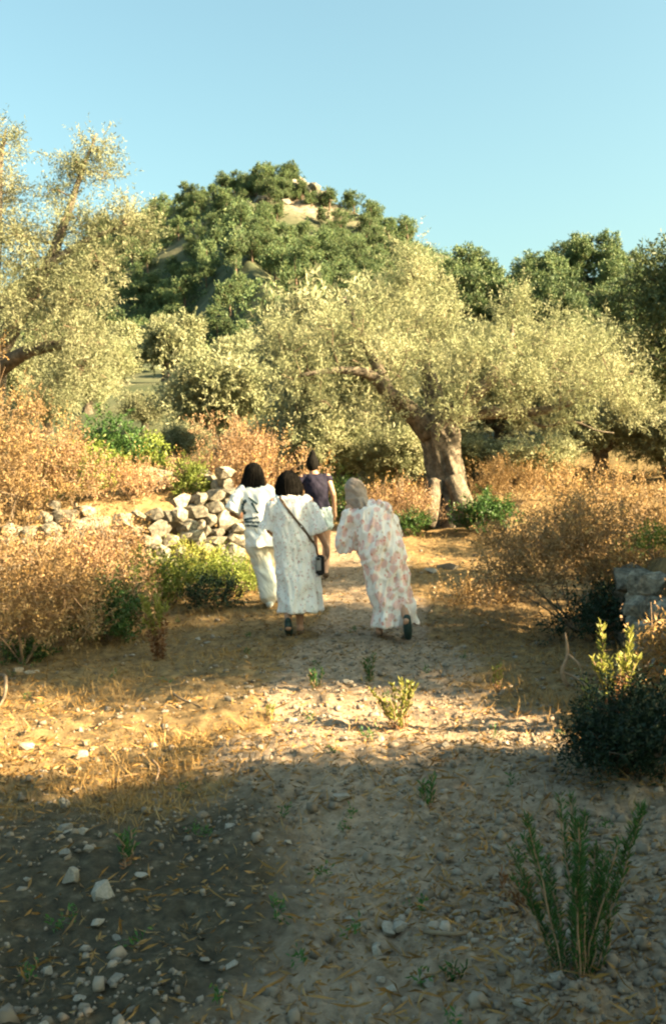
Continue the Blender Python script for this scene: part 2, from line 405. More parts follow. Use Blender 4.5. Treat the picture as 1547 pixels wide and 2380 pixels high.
def build_wall(root, pts, top_fn, depth, course, wlo, whi, r, jit=.03, normal=None):
    """dry-stone face: pts polyline [(x,y)] along the foot; stones in uneven courses as children"""
    base = np.array(root.location)
    pts = np.array(pts, float)
    seg = np.linalg.norm(np.diff(pts, axis=0), axis=1); cum = np.concatenate([[0], np.cumsum(seg)]); L = cum[-1]
    row = 0; z = 0.0; cnt = 0
    while True:
        ch = course * r.uniform(.8, 1.25)
        s = -r.uniform(0, .15); placed = 0
        while s < L:
            w = r.uniform(wlo, whi) * (1.25 if row == 0 else 1)
            sm = min(max(s + w / 2, 0), L)
            x = np.interp(sm, cum, pts[:, 0]); y = np.interp(sm, cum, pts[:, 1])
            k = min(np.searchsorted(cum, sm, side='right') - 1, len(seg) - 1); d = (pts[k + 1] - pts[k]) / seg[k]
            gz = h1(x - normal[0] * .25, y - normal[1] * .25) if normal is not None else h1(x, y)
            if z < top_fn(sm) + r.uniform(-.12, .08):
                o = bpy.data.objects.new('stone', STONES[r.integers(len(STONES))]); COL.objects.link(o); o.parent = root
                o.location = (x - base[0] + r.normal(0, jit) + normal[0] * z * .10, y - base[1] + r.normal(0, jit) + normal[1] * z * .10, gz + z + ch * .42 - base[2] + r.normal(0, .015))
                o.rotation_euler = (r.normal(0, .16), r.normal(0, .20), math.atan2(d[1], d[0]) + r.normal(0, .18) + (math.pi if r.random() < .5 else 0))
                o.scale = (w * 1.16, depth * r.uniform(.85, 1.15), ch * r.uniform(1.05, 1.4))
                placed += 1; cnt += 1
            s += w * .93
        z += ch * .86; row += 1
        if placed == 0 or row > 12: break
    return cnt

r_ = np.random.default_rng(11)
wl_root = thing('stone_wall', 'tumbled dry stone terrace wall on the left with sunlit end', 'stone wall', (*(WALL_A * .4 + WALL_B * .6), h1(*(WALL_A * .4 + WALL_B * .6)) - .05))
endp = WALL_B + WN * 1.3
LW = np.linalg.norm(WALL_B - WALL_A)
build_wall(wl_root, [WALL_A - WD * .6, WALL_A * .5 + WALL_B * .5 + WN * .05, WALL_B], lambda s: 1.16 + .15 * math.sin(s * 1.7) + .12 * math.sin(s * 4.1) - .6 * math.exp(-((s - 3.3) / .55) ** 2) - .45 * math.exp(-((s - 5.0) / .4) ** 2), .34, .165, .15, .38, r_, .05, WN)
build_wall(wl_root, [WALL_B + WD * .03, WALL_B + WN * .7 + WD * .1, endp + WD * .12], lambda s: 1.35 - .5 * s, .32, .18, .18, .36, r_, .04, -WD)

yr = [5.9, 7.2, 8.4, 9.4]
wr_pts = [(xr_line(np.array(v_)) + .12, v_) for v_ in yr]
wr_root = thing('stone_wall', 'shaded grey dry stone wall at the right edge of path', 'stone wall', (float(wr_pts[1][0]), 7.2, h1(2.2, 7.2) - .05))
build_wall(wr_root, [(float(a_), float(b_)) for a_, b_ in wr_pts], lambda s: .52 + .1 * math.sin(s * 2.6), .34, .20, .22, .44, r_, .03, np.array([1.0, 0.05]))

# ------------------------------------------------------------------ plants
def leaves(c, d, L, W, r, bend=.12):
    N = len(c)
    L = np.broadcast_to(L, (N,))[:, None]; W = np.broadcast_to(W, (N,))[:, None]
    nrm = norm(np.cross(d, norm(r.normal(size=(N, 3)))))
    s = np.cross(d, nrm)
    v0 = c; v2 = c + d * L; mid = c + d * L * .5 + nrm * L * bend
    V = np.stack([v0, mid + s * W * .5, v2, mid - s * W * .5], 1).reshape(-1, 3)
    F = np.arange(4 * N).reshape(N, 4)
    return V, F

def sprig_leaves(cl, out, S, K, rc, slen, L, W, r, up=.35, spread=.75):
    """cl clump centres, out outward unit vectors -> leaf quads along sprigs"""
    Mn = len(cl)
    d = norm(out[:, None, :] * .75 + np.array([0, 0, up]) + r.normal(size=(Mn, S, 3)) * .55)
    st = cl[:, None, :] + r.normal(size=(Mn, S, 3)) * rc * .55
    sl = slen * r.uniform(.6, 1.3, (Mn, S, 1, 1))
    t = ((np.arange(K) + .5) / K)[None, None, :, None] + r.normal(size=(Mn, S, K, 1)) * .04
    pos = st[:, :, None, :] + d[:, :, None, :] * sl * t
    ld = norm(d[:, :, None, :] * .55 + norm(r.normal(size=(Mn, S, K, 3))) * spread)
    c = pos.reshape(-1, 3); ld = ld.reshape(-1, 3)
    N = len(c)
    return leaves(c, ld, L * r.uniform(.7, 1.25, N), W * r.uniform(.75, 1.2, N), r)

def colonise(paths, targets, r, step=.35, sag=.0, wig=.06, bias=.12):
    """paths: list of (pts, parent_index or -1); grows twigs to the targets. returns nodes, parents, n_init"""
    nodes = []; par = []
    for pts in paths:
        prev = -1
        if nodes:
            dd = np.linalg.norm(np.array(nodes) - pts[0], axis=1); prev = int(np.argmin(dd))
            pts = pts[1:] if dd.min() < .15 else pts
        for p in pts:
            nodes.append(np.array(p, float)); par.append(prev); prev = len(nodes) - 1
    n0 = len(nodes)
    root = nodes[0]
    dist0 = [0.0] * n0
    for i in range(n0): dist0[i] = 0 if par[i] < 0 else dist0[par[i]] + np.linalg.norm(nodes[i] - nodes[par[i]])
    start = 1 if n0 > 3 else 0
    order = np.argsort(np.min(np.linalg.norm(targets[:, None] - np.array(nodes)[None, start:], axis=2), axis=1))
    cap = n0 + len(targets) * 10
    NA = np.zeros((cap, 3)); NA[:n0] = nodes; DA = np.zeros(cap); DA[:n0] = dist0; cnt = n0
    par = par + [0] * (cap - n0)
    for ti in order:
        t = targets[ti]
        dd = np.linalg.norm(NA[start:cnt] - t, axis=1) + bias * DA[start:cnt]
        k = int(np.argmin(dd)) + start
        a = NA[k].copy(); L = np.linalg.norm(t - a); m = max(1, min(8, int(L / step)))
        prev = k
        for j in range(1, m + 1):
            q = a + (t - a) * j / m
            if j < m: q = q + r.normal(size=3) * wig * L / m * 2 + np.array([0, 0, sag * L * math.sin(math.pi * j / m)])
            NA[cnt] = q; par[cnt] = prev; DA[cnt] = DA[prev] + np.linalg.norm(q - NA[prev]); prev = cnt; cnt += 1
    return NA[:cnt], np.array(par[:cnt]), n0

def tubes(nodes, par, tipr, power, k=5, skip=0, maxr=None):
    n_ = len(nodes); cntc = np.zeros(n_)
    has = np.zeros(n_, bool); has[par[par >= 0]] = True
    cntc[~has] = 1
    for i in range(n_ - 1, 0, -1):
        if par[i] >= 0: cntc[par[i]] += cntc[i]
    rad_ = tipr * np.maximum(cntc, 1) ** power
    if maxr: rad_ = np.minimum(rad_, maxr)
    e = np.array([i for i in range(skip, n_) if par[i] >= 0])
    if len(e) == 0: return np.zeros((0, 3)), np.zeros((0, 4), int)
    a = nodes[par[e]]; b_ = nodes[e]
    d = norm(b_ - a); ref = np.where(np.abs(d[:, 2:3]) > .9, [[1., 0, 0]], [[0, 0, 1.]])
    s = norm(np.cross(d, ref)); t = np.cross(d, s)
    ra = np.minimum(rad_[par[e]], rad_[e] * 1.35); rb = rad_[e]
    th = np.arange(k) / k * 2 * math.pi
    ring = s[:, None] * np.cos(th)[None, :, None] + t[:, None] * np.sin(th)[None, :, None]
    Va = a[:, None] + ring * ra[:, None, None]; Vb = (b_ + d * .15 * rb[:, None])[:, None] + ring * rb[:, None, None]
    V = np.concatenate([Va, Vb], 1).reshape(-1, 3)
    base = np.arange(len(e))[:, None] * 2 * k; j = np.arange(k)[None]; j2 = (np.arange(k)[None] + 1) % k
    F = np.stack([base + j, base + j2, base + k + j2, base + k + j], -1).reshape(-1, 4)
    return V, F

def catmull(P, m):
    P = np.asarray(P, float); Q = np.vstack([2 * P[0] - P[1], P, 2 * P[-1] - P[-2]])
    out = []
    for i in range(1, len(Q) - 2):
        for t in np.linspace(0, 1, m, endpoint=False):
            a, b_, c_, d_ = Q[i - 1], Q[i], Q[i + 1], Q[i + 2]
            out.append(.5 * ((2 * b_) + (-a + c_) * t + (2 * a - 5 * b_ + 4 * c_ - d_) * t * t + (-a + 3 * b_ - 3 * c_ + d_) * t ** 3))
    out.append(P[-1]); return np.array(out)

def limb(P, Rr, seg=12, m=5, flute=0.0, seed=0, cap=True):
    """smooth tapered tube through P with radii Rr"""
    C = catmull(P, m); rr_ = catmull(np.array(Rr, float)[:, None] * np.ones((1, 3)), m)[:, 0]
    T = norm(np.gradient(C, axis=0))
    s = np.cross(T[0], [0.13, .97, .21]); s = s / np.linalg.norm(s)
    V = []; th = np.arange(seg) / seg * 2 * math.pi
    for i in range(len(C)):
        s = s - T[i] * (s @ T[i]); s = s / np.linalg.norm(s); t = np.cross(T[i], s)
        rad_ = rr_[i] * np.ones(seg)
        if flute:
            tw = i * .10
            rad_ = rad_ * (1 + flute * .6 * (.9 * np.abs(np.sin(2.5 * th + tw * .6 + seed)) - .5) + flute * (np.sin(3 * th + tw + seed) * .55 + np.sin(5 * th - tw * 1.7 + seed * 2) * .5 + .35 * np.sin(9 * th + tw * 2) + .25 * np.sin(13 * th + i * .9)))
        V.append(C[i] + (np.cos(th) * rad_)[:, None] * s + (np.sin(th) * rad_)[:, None] * t)
    V = np.concatenate(V); nC = len(C)
    i = np.arange(nC - 1)[:, None] * seg; j = np.arange(seg)[None]; j2 = (j + 1) % seg
    F = np.stack([i + j, i + j2, i + seg + j2, i + seg + j], -1).reshape(-1, 4)
    V = np.vstack([V, C[0], C[-1]]); a, b_ = len(V) - 2, len(V) - 1
    jj = np.arange(seg)
    T1 = np.stack([np.full(seg, a), (jj + 1) % seg, jj], -1); T2 = np.stack([np.full(seg, b_), (nC - 1) * seg + jj, (nC - 1) * seg + (jj + 1) % seg], -1)
    return V, F, np.vstack([T1, T2])

def merge(parts):
    Vs, Q, T = [], [], []; o = 0
    for p in parts:
        Vs.append(p[0]); Q.append(np.asarray(p[1]).reshape(-1, 4) + o)
        if len(p) > 2: T.append(np.asarray(p[2]).reshape(-1, 3) + o)
        o += len(p[0])
    return np.vstack(Vs), np.vstack(Q), (np.vstack(T) if T else np.zeros((0, 3), int))

def blob_points(c, rad_, n_, r, power=2.6):
    d = norm(r.normal(size=(n_, 3))); q = r.random((n_, 1)) ** (1 / power)
    return np.asarray(c) + d * q * np.asarray(rad_), norm(d / np.asarray(rad_))

def tree(name, label, cat, base, paths, blobs, r, leaf=(.08, .02), S=10, K=14, rc=.28, slen=.28, mat='olive', bark='bark', group=None,
         tipr=.006, flute=.12, trunk_seg=22, up=.35):
    """paths: list of (points, radii) world; blobs: list of (centre, radii, n)"""
    base = np.array(base, float)
    root = thing(name, label, cat, base, 0, group)
    parts = [limb(p, q, trunk_seg if i == 0 else 12, 6, flute if i == 0 else flute * .5, i) for i, (p, q) in enumerate(paths)]
    Vt, Qt, Tt = merge(parts)
    link('trunk', mesh_np('trunk', Vt - base, [Qt, Tt], True), M[bark], root)
    cl = []; ou = []
    for c_, rd, n_ in blobs:
        a, o_ = blob_points(c_, rd, n_, r); cl.append(a); ou.append(o_)
    cl = np.vstack(cl); ou = np.vstack(ou)
    nodes, par, n0 = colonise([catmull(p, 4) for p, q in paths], cl, r)
    Vb, Fb = tubes(nodes, par, tipr, .42, 5, n0, .09)
    if len(Vb): link('branches', mesh_np('branches', Vb - base, [Fb], True), M['twig' if bark != 'pinebark' else 'pinebark'], root)
    Vl, Fl = sprig_leaves(cl, ou, S, K, rc, slen, leaf[0], leaf[1], r, up)
    link('crown', mesh_np('crown', Vl - base, [Fl]), M[mat], root)
    return root

# main olive
r = np.random.default_rng(21)
D = 17.0
def mo(u, v, dd=0.0): return at(u, v, D + dd)
ob = on(1045, D); ob[2] -= .05
p0 = ob.copy()
trunk_pts = [p0 - [0, 0, .25], p0 + [0, 0, .05], mo(1044, 1150), mo(1036, 1080), mo(1026, 1020), mo(1018, 985)]
trunk_rad = [.60, .44, .33, .28, .29, .24]
pathsM = [(trunk_pts, trunk_rad),
    ([mo(1005, 1010), mo(960, 960), mo(905, 915, -.2), mo(860, 872, -.4), mo(790, 860, -.6), mo(700, 872, -.8)], [.20, .165, .125, .09, .06, .03]),
    ([mo(905, 915, -.2), mo(870, 840, .1), mo(830, 760, .3), mo(800, 690, .4)], [.12, .09, .06, .03]),
    ([mo(1012, 1000), mo(1010, 930, .3), mo(985, 840, .5), mo(970, 740, .6), mo(950, 640, .6)], [.24, .18, .12, .08, .03]),
    ([mo(1020, 1000), mo(1060, 950, -.2), mo(1130, 890, -.4), mo(1180, 820, -.3), mo(1190, 760, -.2)], [.22, .17, .12, .08, .03]),
    ([mo(1040, 975, .2), mo(1110, 960, .4), mo(1210, 960, .3), mo(1300, 945, .2), mo(1400, 900, .2)], [.15, .12, .09, .06, .03]),
    ([mo(1210, 960, .3), mo(1260, 990, 0), mo(1330, 980, -.2), mo(1385, 1000, -.3), mo(1425, 1006, -.3)], [.035, .028, .02, .015, .008]),
    # root buttresses
    ([mo(1050, 1110, -.25), mo(1075, 1170, -.4), ob + [.35, -.45, .02]], [.14, .15, .12]),
    ([mo(1060, 1120, -.1), mo(1090, 1185, -.1), ob + [.62, -.1, .0]], [.13, .12, .09]),
    ([mo(1010, 1120, -.2), mo(1000, 1185, -.4), ob + [-.40, -.4, .02]], [.14, .15, .12])]
def bl(u, v, dd, ru, rv, rd, n_, D0=D):
    ru = max(ru - 32, ru * .45); rv = max(rv - 34, rv * .4); v = v + 12
    k = D0 / FPX; return (at(u, v, D0 + dd), (ru * k, rd, rv * k), n_)
blobsM = [bl(800, 760, -.2, 120, 90, 1.0, 40), bl(690, 800, -.4, 70, 60, .7, 18), bl(700, 860, -.6, 90, 45, .7, 16), bl(870, 680, .2, 80, 60, .8, 20),
    bl(960, 640, .5, 55, 75, .7, 24), bl(985, 760, .2, 110, 85, 1.0, 32), bl(1030, 705, .5, 50, 50, .6, 12), bl(950, 830, -.5, 110, 80, 1.0, 26), bl(1090, 850, -.5, 100, 85, 1.0, 28),
    bl(1190, 815, -.3, 80, 80, .9, 24), bl(1187, 725, -.2, 36, 50, .5, 9), bl(1300, 800, .1, 90, 80, .9, 20), bl(1310, 860, .1, 130, 90, 1.0, 34),
    bl(1430, 880, .2, 90, 80, .8, 20), bl(1200, 900, -.3, 110, 70, .9, 20), bl(880, 950, -.3, 90, 60, .8, 15), bl(1060, 930, -.7, 90, 50, .6, 12), bl(1290, 960, -.1, 110, 40, .7, 10), bl(780, 930, -.2, 90, 50, .8, 10),
    bl(940, 585, .5, 28, 40, .3, 6), bl(1045, 675, .5, 25, 40, .3, 5), bl(1190, 700, -.2, 22, 40, .3, 5), bl(1280, 745, .1, 40, 35, .4, 6), bl(650, 770, -.4, 45, 30, .4, 6), bl(1115, 805, .1, 40, 40, .4, 6), bl(1480, 930, .2, 55, 40, .5, 8), bl(1390, 800, .2, 60, 45, .5, 8)]
tree('olive_tree', 'large old olive with gnarled forked trunk beside the path', 'olive tree', ob, pathsM, blobsM, r, leaf=(.070, .0135), S=11, K=19, rc=.16, slen=.36, flute=.24, trunk_seg=64)

# left olive, tall, cut by the left edge
r = np.random.default_rng(22)
D2 = 14.6
lb = on(-60, D2 + .6)
def lo(u, v, dd=0.0): return at(u, v, D2 + dd)
pathsL = [([lb - [0, 0, .25], lb + [0, 0, .2], lo(-45, 1000, .4), lo(-30, 900, .3), lo(-20, 830, .2)], [.48, .36, .28, .26, .22]),
    ([lo(-25, 850, .2), lo(40, 740, 0), lo(110, 620, -.1), lo(150, 520, 0), lo(190, 400, .1), lo(225, 310, .1)], [.17, .13, .09, .06, .035, .012]),
    ([lo(110, 620, -.1), lo(200, 560, -.2), lo(300, 520, -.3)], [.07, .045, .015]),
    ([lo(-25, 850, .2), lo(-20, 700, .3), lo(-10, 520, .2), lo(0, 380, .2), lo(15, 300, .2)], [.17, .14, .1, .05, .015]),
    ([lo(-20, 870, .1), lo(60, 820, -.3), lo(150, 800, -.5), lo(210, 800, -.6)], [.13, .1, .06, .02])]
def bL(u, v, dd, ru, rv, rd, n_): return bl(u, v, dd, ru, rv, rd, n_, D2)
blobsL = [bL(10, 330, .1, 40, 60, .5, 12), bL(-10, 450, .2, 70, 90, .7, 24), bL(225, 330, .1, 32, 40, .3, 8), bL(180, 370, .1, 45, 55, .4, 12), bL(120, 430, 0, 40, 50, .4, 7), bL(250, 400, .1, 30, 40, .3, 4),
    bL(300, 500, -.2, 60, 45, .5, 15), bL(340, 530, -.3, 35, 25, .3, 6), bL(180, 520, -.1, 70, 50, .6, 16), bL(60, 540, 0, 90, 60, .7, 24), bL(110, 610, -.3, 130, 60, .8, 34), bL(230, 600, -.3, 60, 45, .6, 12),
    bL(60, 690, -.3, 120, 60, .9, 34), bL(190, 680, -.5, 80, 60, .7, 24), bL(110, 760, -.6, 130, 60, .8, 32), bL(220, 780, -.6, 55, 50, .6, 14), bL(210, 850, -.7, 65, 50, .6, 18), bL(150, 880, -.7, 60, 50, .5, 12),
    bL(-120, 600, .3, 120, 200, 1.2, 40), bL(-110, 830, .1, 100, 100, 1.0, 16)]
tree('olive_tree', 'tall pale olive filling the left edge of picture', 'olive tree', lb, pathsL, blobsL, r, leaf=(.068, .0135), S=9, K=18, rc=.15, slen=.34, flute=.14)

# generic olive prototypes
def proto_olive(seed, h, w, label, base, mat='olive', S=9, K=11, leaf=(.14, .04), nb=9, low=.28, group=None, rc=.34):
    r = np.random.default_rng(seed)
    base = np.array(base, float)
    fork = base + [r.normal(0, .08), r.normal(0, .08), h * low]
    paths = [([base - [0, 0, .3], base + [0, 0, .05], (base + fork) / 2 + r.normal(0, .04, 3), fork], [.36 * w / 3, .27 * w / 3, .2 * w / 3, .19 * w / 3])]
    blobs = []
    for i in range(nb):
        a = i / nb * 6.283 * 1.6 + r.uniform(0, .6); q = r.uniform(.15, .72) * w * .5
        c_ = base + [math.cos(a) * q, math.sin(a) * q, h * r.uniform(.45, .82)]
        rb = w * r.uniform(.17, .26)
        blobs.append((c_, (rb, rb, rb * r.uniform(.7, 1.0)), int(13 * (rb / .6) ** 1.2) + 6))
        if i % 3 == 0: paths.append(([fork - [0, 0, .1], (fork + c_) / 2 + r.normal(0, .08, 3), c_], [.13 * w / 3, .08 * w / 3, .03]))
    blobs.append((base + [0, 0, h * .62], (w * .30, w * .30, h * .25), 26))
    return tree('olive_tree', label, 'olive tree', base, paths, blobs, r, leaf=leaf, S=S, K=K, rc=rc, slen=.36, mat=mat, group=group, tipr=.008)

def place(u, y): p = on(u, y); p[2] -= .05; return p
# distinct mid-ground olives
proto_A = proto_olive(41, 2.5, 2.7, 'round bushy olive above the tan mound on left', place(525, 27), S=11, K=12, nb=10, low=.12)
proto_B = proto_olive(42, 3.5, 4.2, 'broad olive behind right side of the big olive', place(1330, 25.5), nb=12)
proto_C = proto_olive(43, 3.6, 3.6, 'low pale olive with short trunks under the big crown', place(1180, 23.0), nb=11, low=.30)
def cp(src, u, y, s, rz, label, group='olive trees on the terraces', sz=None):
    p = place(u, y); return copy_thing(src, p, rz, (s, s, sz or s), label, group)
for p_ in (proto_A, proto_B, proto_C): p_['group'] = 'olive trees on the terraces'
cp(proto_A, 810, 21.8, 1.15, 2.0, 'olive just behind the left limbs of the big olive', sz=1.6)
cp(proto_C, 790, 21.0, .60, 1.2, 'small yellow olive behind the person in dark top', sz=.5)
cp(proto_B, 930, 20.5, .48, 4.0, 'small olive half hidden left of the big trunk', sz=.42)
cp(proto_C, 1400, 22.0, .72, 3.1, 'low olive right of the big trunk above rust scrub', sz=.55)
cp(proto_A, 1520, 26.0, 1.1, .5, 'grey green olive at far right behind rust scrub', sz=.95)
cp(proto_B, 345, 31.0, .40, 1.0, 'half shaded olive left of the round bushy olive')
cp(proto_C, 265, 24.0, .40, 2.2, 'small olive above the left wall beside dark bush')
cp(proto_A, 650, 36.0, .9, 5.0, 'olive behind and right of the round bushy olive')
cp(proto_B, 690, 24.0, .46, 2.4, 'small pale olive over right end of tan mound', sz=.4)
for u_, y_, s_, z_, rz_, lb_ in [(1090, 21.5, .5, .34, .3, 'low olive sucker clump just right of big trunk'), (1250, 20.8, .55, .36, 1.9, 'low yellow olive clump behind orange scrub'), (1330, 27.5, .8, .5, 2.5, 'low olive seen beneath the right limbs'),
        (1010, 25.5, .7, .5, 4.4, 'olive filling the gap behind the big trunk'), (860, 27.5, .8, .5, 5.2, 'olive seen over the hooded walker'), (700, 29.5, .7, .5, .9, 'pale olive above the person in dark top'),
        (1450, 30.5, .9, .65, 3.6, 'olive behind the right tips of the big crown'), (1220, 33.5, .9, .6, 1.1, 'olive deep behind the right limbs'), (590, 23.0, .42, .36, 2.9, 'small olive on the crest of tan mound'),
        (430, 25.0, .4, .36, 3.9, 'small olive left of the round bushy olive foot'), (1560, 21.0, .6, .5, 5.5, 'olive cut by the right edge above the scrub')]:
    cp(proto_C if z_ < .5 else proto_A, u_, y_, s_, rz_, lb_, sz=z_)
# terrace olives further up
r = np.random.default_rng(51)
proto_D = proto_olive(44, 3.6, 3.8, 'olive on the far terraces below the wooded hill', place(420, 62), S=7, K=8, leaf=(.26, .09), nb=9, low=.2, group='olives on the far terraces', rc=.4)
for i, (u, y) in enumerate([(320, 66), (480, 58), (600, 75), (400, 50), (300, 50), (660, 52), (540, 66), (560, 48), (240, 62), (690, 68), (1120, 60), (1250, 55), (1400, 62), (1480, 70), (1050, 75)]):
    s = r.uniform(.45, .85); cp(proto_D, u, y, s, r.uniform(0, 6), 'olive on the far terraces below the wooded hill', 'olives on the far terraces')

for u_, y_, s_, rz_, lb_ in [(120, 31, .55, .4, 'low olive seen under the tall left olive crown'), (215, 36, .6, 2.0, 'olive between tall left olive and round bushy olive'), (60, 38, .7, 3.0, 'olive behind the trunk of tall left olive'), (270, 44, .65, 4.1, 'olive higher up the slope left of round bushy olive'), (150, 46, .8, 5.0, 'olive highest on slope behind tall left olive')]:
    cp(proto_B, u_, y_, s_, rz_, lb_)

# dark tree at the right edge and shade trees to the right, out of frame
proto_E = proto_olive(61, 5.5, 4.4, 'dark shaded tree at the right edge of picture', (8.2, 20.5, h1(8.2, 20.5)), mat='olive_shaded', S=10, K=12, leaf=(.13, .035), nb=12, low=.22)

SHADE = [  # trees of the grove to the right of the path; they shade the foreground
    (5.4, -1.6, .9, .85, .0, 'shade tree right of the camera, out of frame'),
    (5.2, 1.75, 1.0, 1.02, 1.0, 'shade tree level with the foreground plant, out of frame at right'),
    (4.5, 3.4, .52, .52, 2.6, 'low shade tree beyond the feathery plant, out of frame at right'),
    (4.4, .6, .55, .50, 3.3, 'low shade tree beside the feathery plant, out of frame at right'),
    (4.3, 2.2, .45, .46, 5.0, 'lowest shade tree just outside the lower right corner'),
    (6.6, 6.75, .86, .80, 2.1, 'shade tree level with the right wall, out of frame'),
    (5.6, 7.5, .50, .52, .4, 'low shade tree behind the right wall, out of frame'),
    (7.5, 10.9, .50, .72, 1.7, 'shade tree level with the end of left wall, out of frame at right'),
    (4.75, 7.9, .40, .45, 4.4, 'low shade tree on the terrace above the right wall')]
proto_F = proto_olive(62, 5.5, 4.4, 'thin leaved shade tree level with the walkers, out of frame at right', (7.0, 8.4, h1(7.0, 8.4)), mat='olive_shaded', S=3, K=7, leaf=(.13, .032), nb=11, low=.22, group='grove trees right of the path')
proto_F.scale = (.56, .56, 1.0)
for x_, y_, s_, sz_, a_, lb_ in SHADE:
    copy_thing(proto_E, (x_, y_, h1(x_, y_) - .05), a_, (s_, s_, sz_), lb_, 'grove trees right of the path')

# pines
def proto_pine(seed, label, base, h, w, group, cat='pine tree', nleaf=30):
    r = np.random.default_rng(seed); base = np.array(base, float)
    top = base + [r.normal(0, .2), r.normal(0, .2), h * .8]
    paths = [([base - [0, 0, .6], base + [0, 0, h * .3], top], [.22, .17, .06])]
    blobs = []
    for i in range(13):
        f = r.uniform(.28, .95); a = r.uniform(0, 6.283); q = w * .5 * (1 - (f - .3) ** 1.5) * r.uniform(.2, .85)
        rb = w * r.uniform(.16, .27)
        blobs.append((base + [math.cos(a) * q, math.sin(a) * q, h * f], (rb, rb, rb * .75), 7))
    return tree('pine_tree', label, cat, base, paths, blobs, r, leaf=(.30, .13), S=8, K=7, rc=.42, slen=.5, mat='pine', bark='pinebark', group=group, tipr=.02, flute=0, trunk_seg=7, up=.45)

LAB = {'shade': ('dark pine on the shaded left slope of the hill', 'pines on the shaded slope'),
       'lit': ('green pine on the sunlit right flank of the hill', 'pines on the sunlit flank'),
       'top': ('pine growing along the skyline of the rocky summit', 'pines on the summit skyline'),
       'ridge': ('pine on the low wooded ridge at right', 'pines on the right ridge'),
       'foot': ('low dark bush at the foot of the hill', 'bushes at the foot of the hill')}
r = np.random.default_rng(71)
spots = []
tries = 0
while len(spots) < 225 and tries < 14000:
    tries += 1
    y = r.uniform(105, 320); x = r.uniform(-.235 * y, .085 * y)
    z = h1(x, y)
    skyl = np.interp(x, SKYLINE[:, 0], SKYLINE[:, 1])
    if y > skyl + 1: continue
    rm = float(rock_mask(np.array([x]), np.array([y]))[0])
    spx = np.interp(y, SPUR[::-1, 1], SPUR[::-1, 0])
    if x < spx and r.random() < .12: continue
    dens = .9 + .7 * float(fbm(np.array([x]), np.array([y]), .045, 3, 63)[0]) + .3 * sstep(140, 180, y)
    if r.random() > dens * (1 - .8 * min(rm, 1)): continue
    if any((x - q[0]) ** 2 + (y - q[1]) ** 2 < 2.2 ** 2 for q in spots): continue
    kind = 'lit' if x > spx else ('foot' if y < 140 else 'shade')
    spots.append((x, y, z, kind, r.uniform(4.0, 6.2) * (.65 if kind == 'foot' else 1)))
for t_ in range(40):
    u = r.uniform(320, 720) if t_ > 24 else r.uniform(540, 705)
    py = float(np.interp(u, [250, 340, 400, 470, 540, 600, 650, 720], [335, 315, 300, 285, 270, 258, 250, 249])) + r.uniform(-9, 1) * (1 if u > 540 else .5); px = at(u, 440, py)[0]
    spots.append((px, py, h1(px, py), 'top', r.uniform(3.4, 5.0) if u > 540 else r.uniform(2.0, 3.6)))
for t_ in range(72):
    u = r.uniform(930, 1580); y = 130 + r.uniform(-24, 1)
    px = at(u, 610, y)[0]; spots.append((px, y, h1(px, y), 'ridge', r.uniform(4.2, 5.6)))
protos = []
for i, (x, y, z, kind, h_) in enumerate(spots):
    lab, grp = LAB[kind]
    uu = 773.5 + FPX * x / y; vv_ = 1189.5 - FPX * (z - CAMZ) / y
    if kind == 'ridge':
        row = 'on the skyline' if y > 124 else ('halfway down the front' if y > 114 else 'low on the front')
        lab = f'pine {row} of the right ridge, ' + ('above the big olive crown' if uu < 1130 else ('above the right limbs of big olive' if uu < 1350 else 'near the right edge'))
    elif kind == 'top':
        lab = 'pine on the summit skyline, ' + ('left shoulder near the left olive' if uu < 430 else ('left of the top' if uu < 560 else ('at the very top' if uu < 660 else 'right beside the crag')))
    else:
        lvl = 'high' if vv_ < 560 else ('midway' if vv_ < 660 else 'low')
        sd_ = 'near the left olive' if uu < 380 else ('left of centre' if uu < 520 else ('below the summit' if uu < 660 else ('right of the summit' if uu < 780 else 'where it drops behind big olive')))
        lab = f'{"low dark bush" if kind == "foot" else ("dark pine" if kind == "shade" else "sunlit green pine")} {lvl} on the hill, {sd_}'
    grp = lab.replace('pine', 'pines', 1).replace('bush', 'bushes', 1)
    if i < 5:
        p_ = proto_pine(80 + i, lab, (x, y, z), 6.0, 5.2, grp); p_.scale = (h_ / 6,) * 3; protos.append(p_)
    else:
        s = h_ / 6.0
        copy_thing(protos[r.integers(5)], (x, y, z), r.uniform(0, 6.28), (s * r.uniform(.85, 1.15), s * r.uniform(.85, 1.15), s * r.uniform(.85, 1.2)), lab, grp)

# pale limestone crag below and right of the summit trees
crag_r = np.random.default_rng(77)
cb = (-6.0, 247.0, h1(-6.0, 247.0))
crag = thing('rock_crag', 'pale limestone crag below the summit trees of the hill', 'rock', cb)
for i in range(30):
    u_ = crag_r.uniform(690, 757) if i < 18 else crag_r.uniform(470, 690)
    y_ = 249 - crag_r.uniform(0, 7) if i < 18 else 245 - crag_r.uniform(0, 8); x_ = at(u_, 470, y_)[0]
    o = bpy.data.objects.new('rock', STONES[crag_r.integers(len(STONES))]); COL.objects.link(o); o.parent = crag
    w_ = crag_r.uniform(2.2, 4.6); o.location = (x_ - cb[0], y_ - cb[1], h1(x_, y_) - cb[2] + w_ * .1)
    o.scale = (w_, w_, w_ * crag_r.uniform(.6, 1.1)); o.rotation_euler = (crag_r.normal(0, .3), crag_r.normal(0, .3), crag_r.uniform(0, 6))

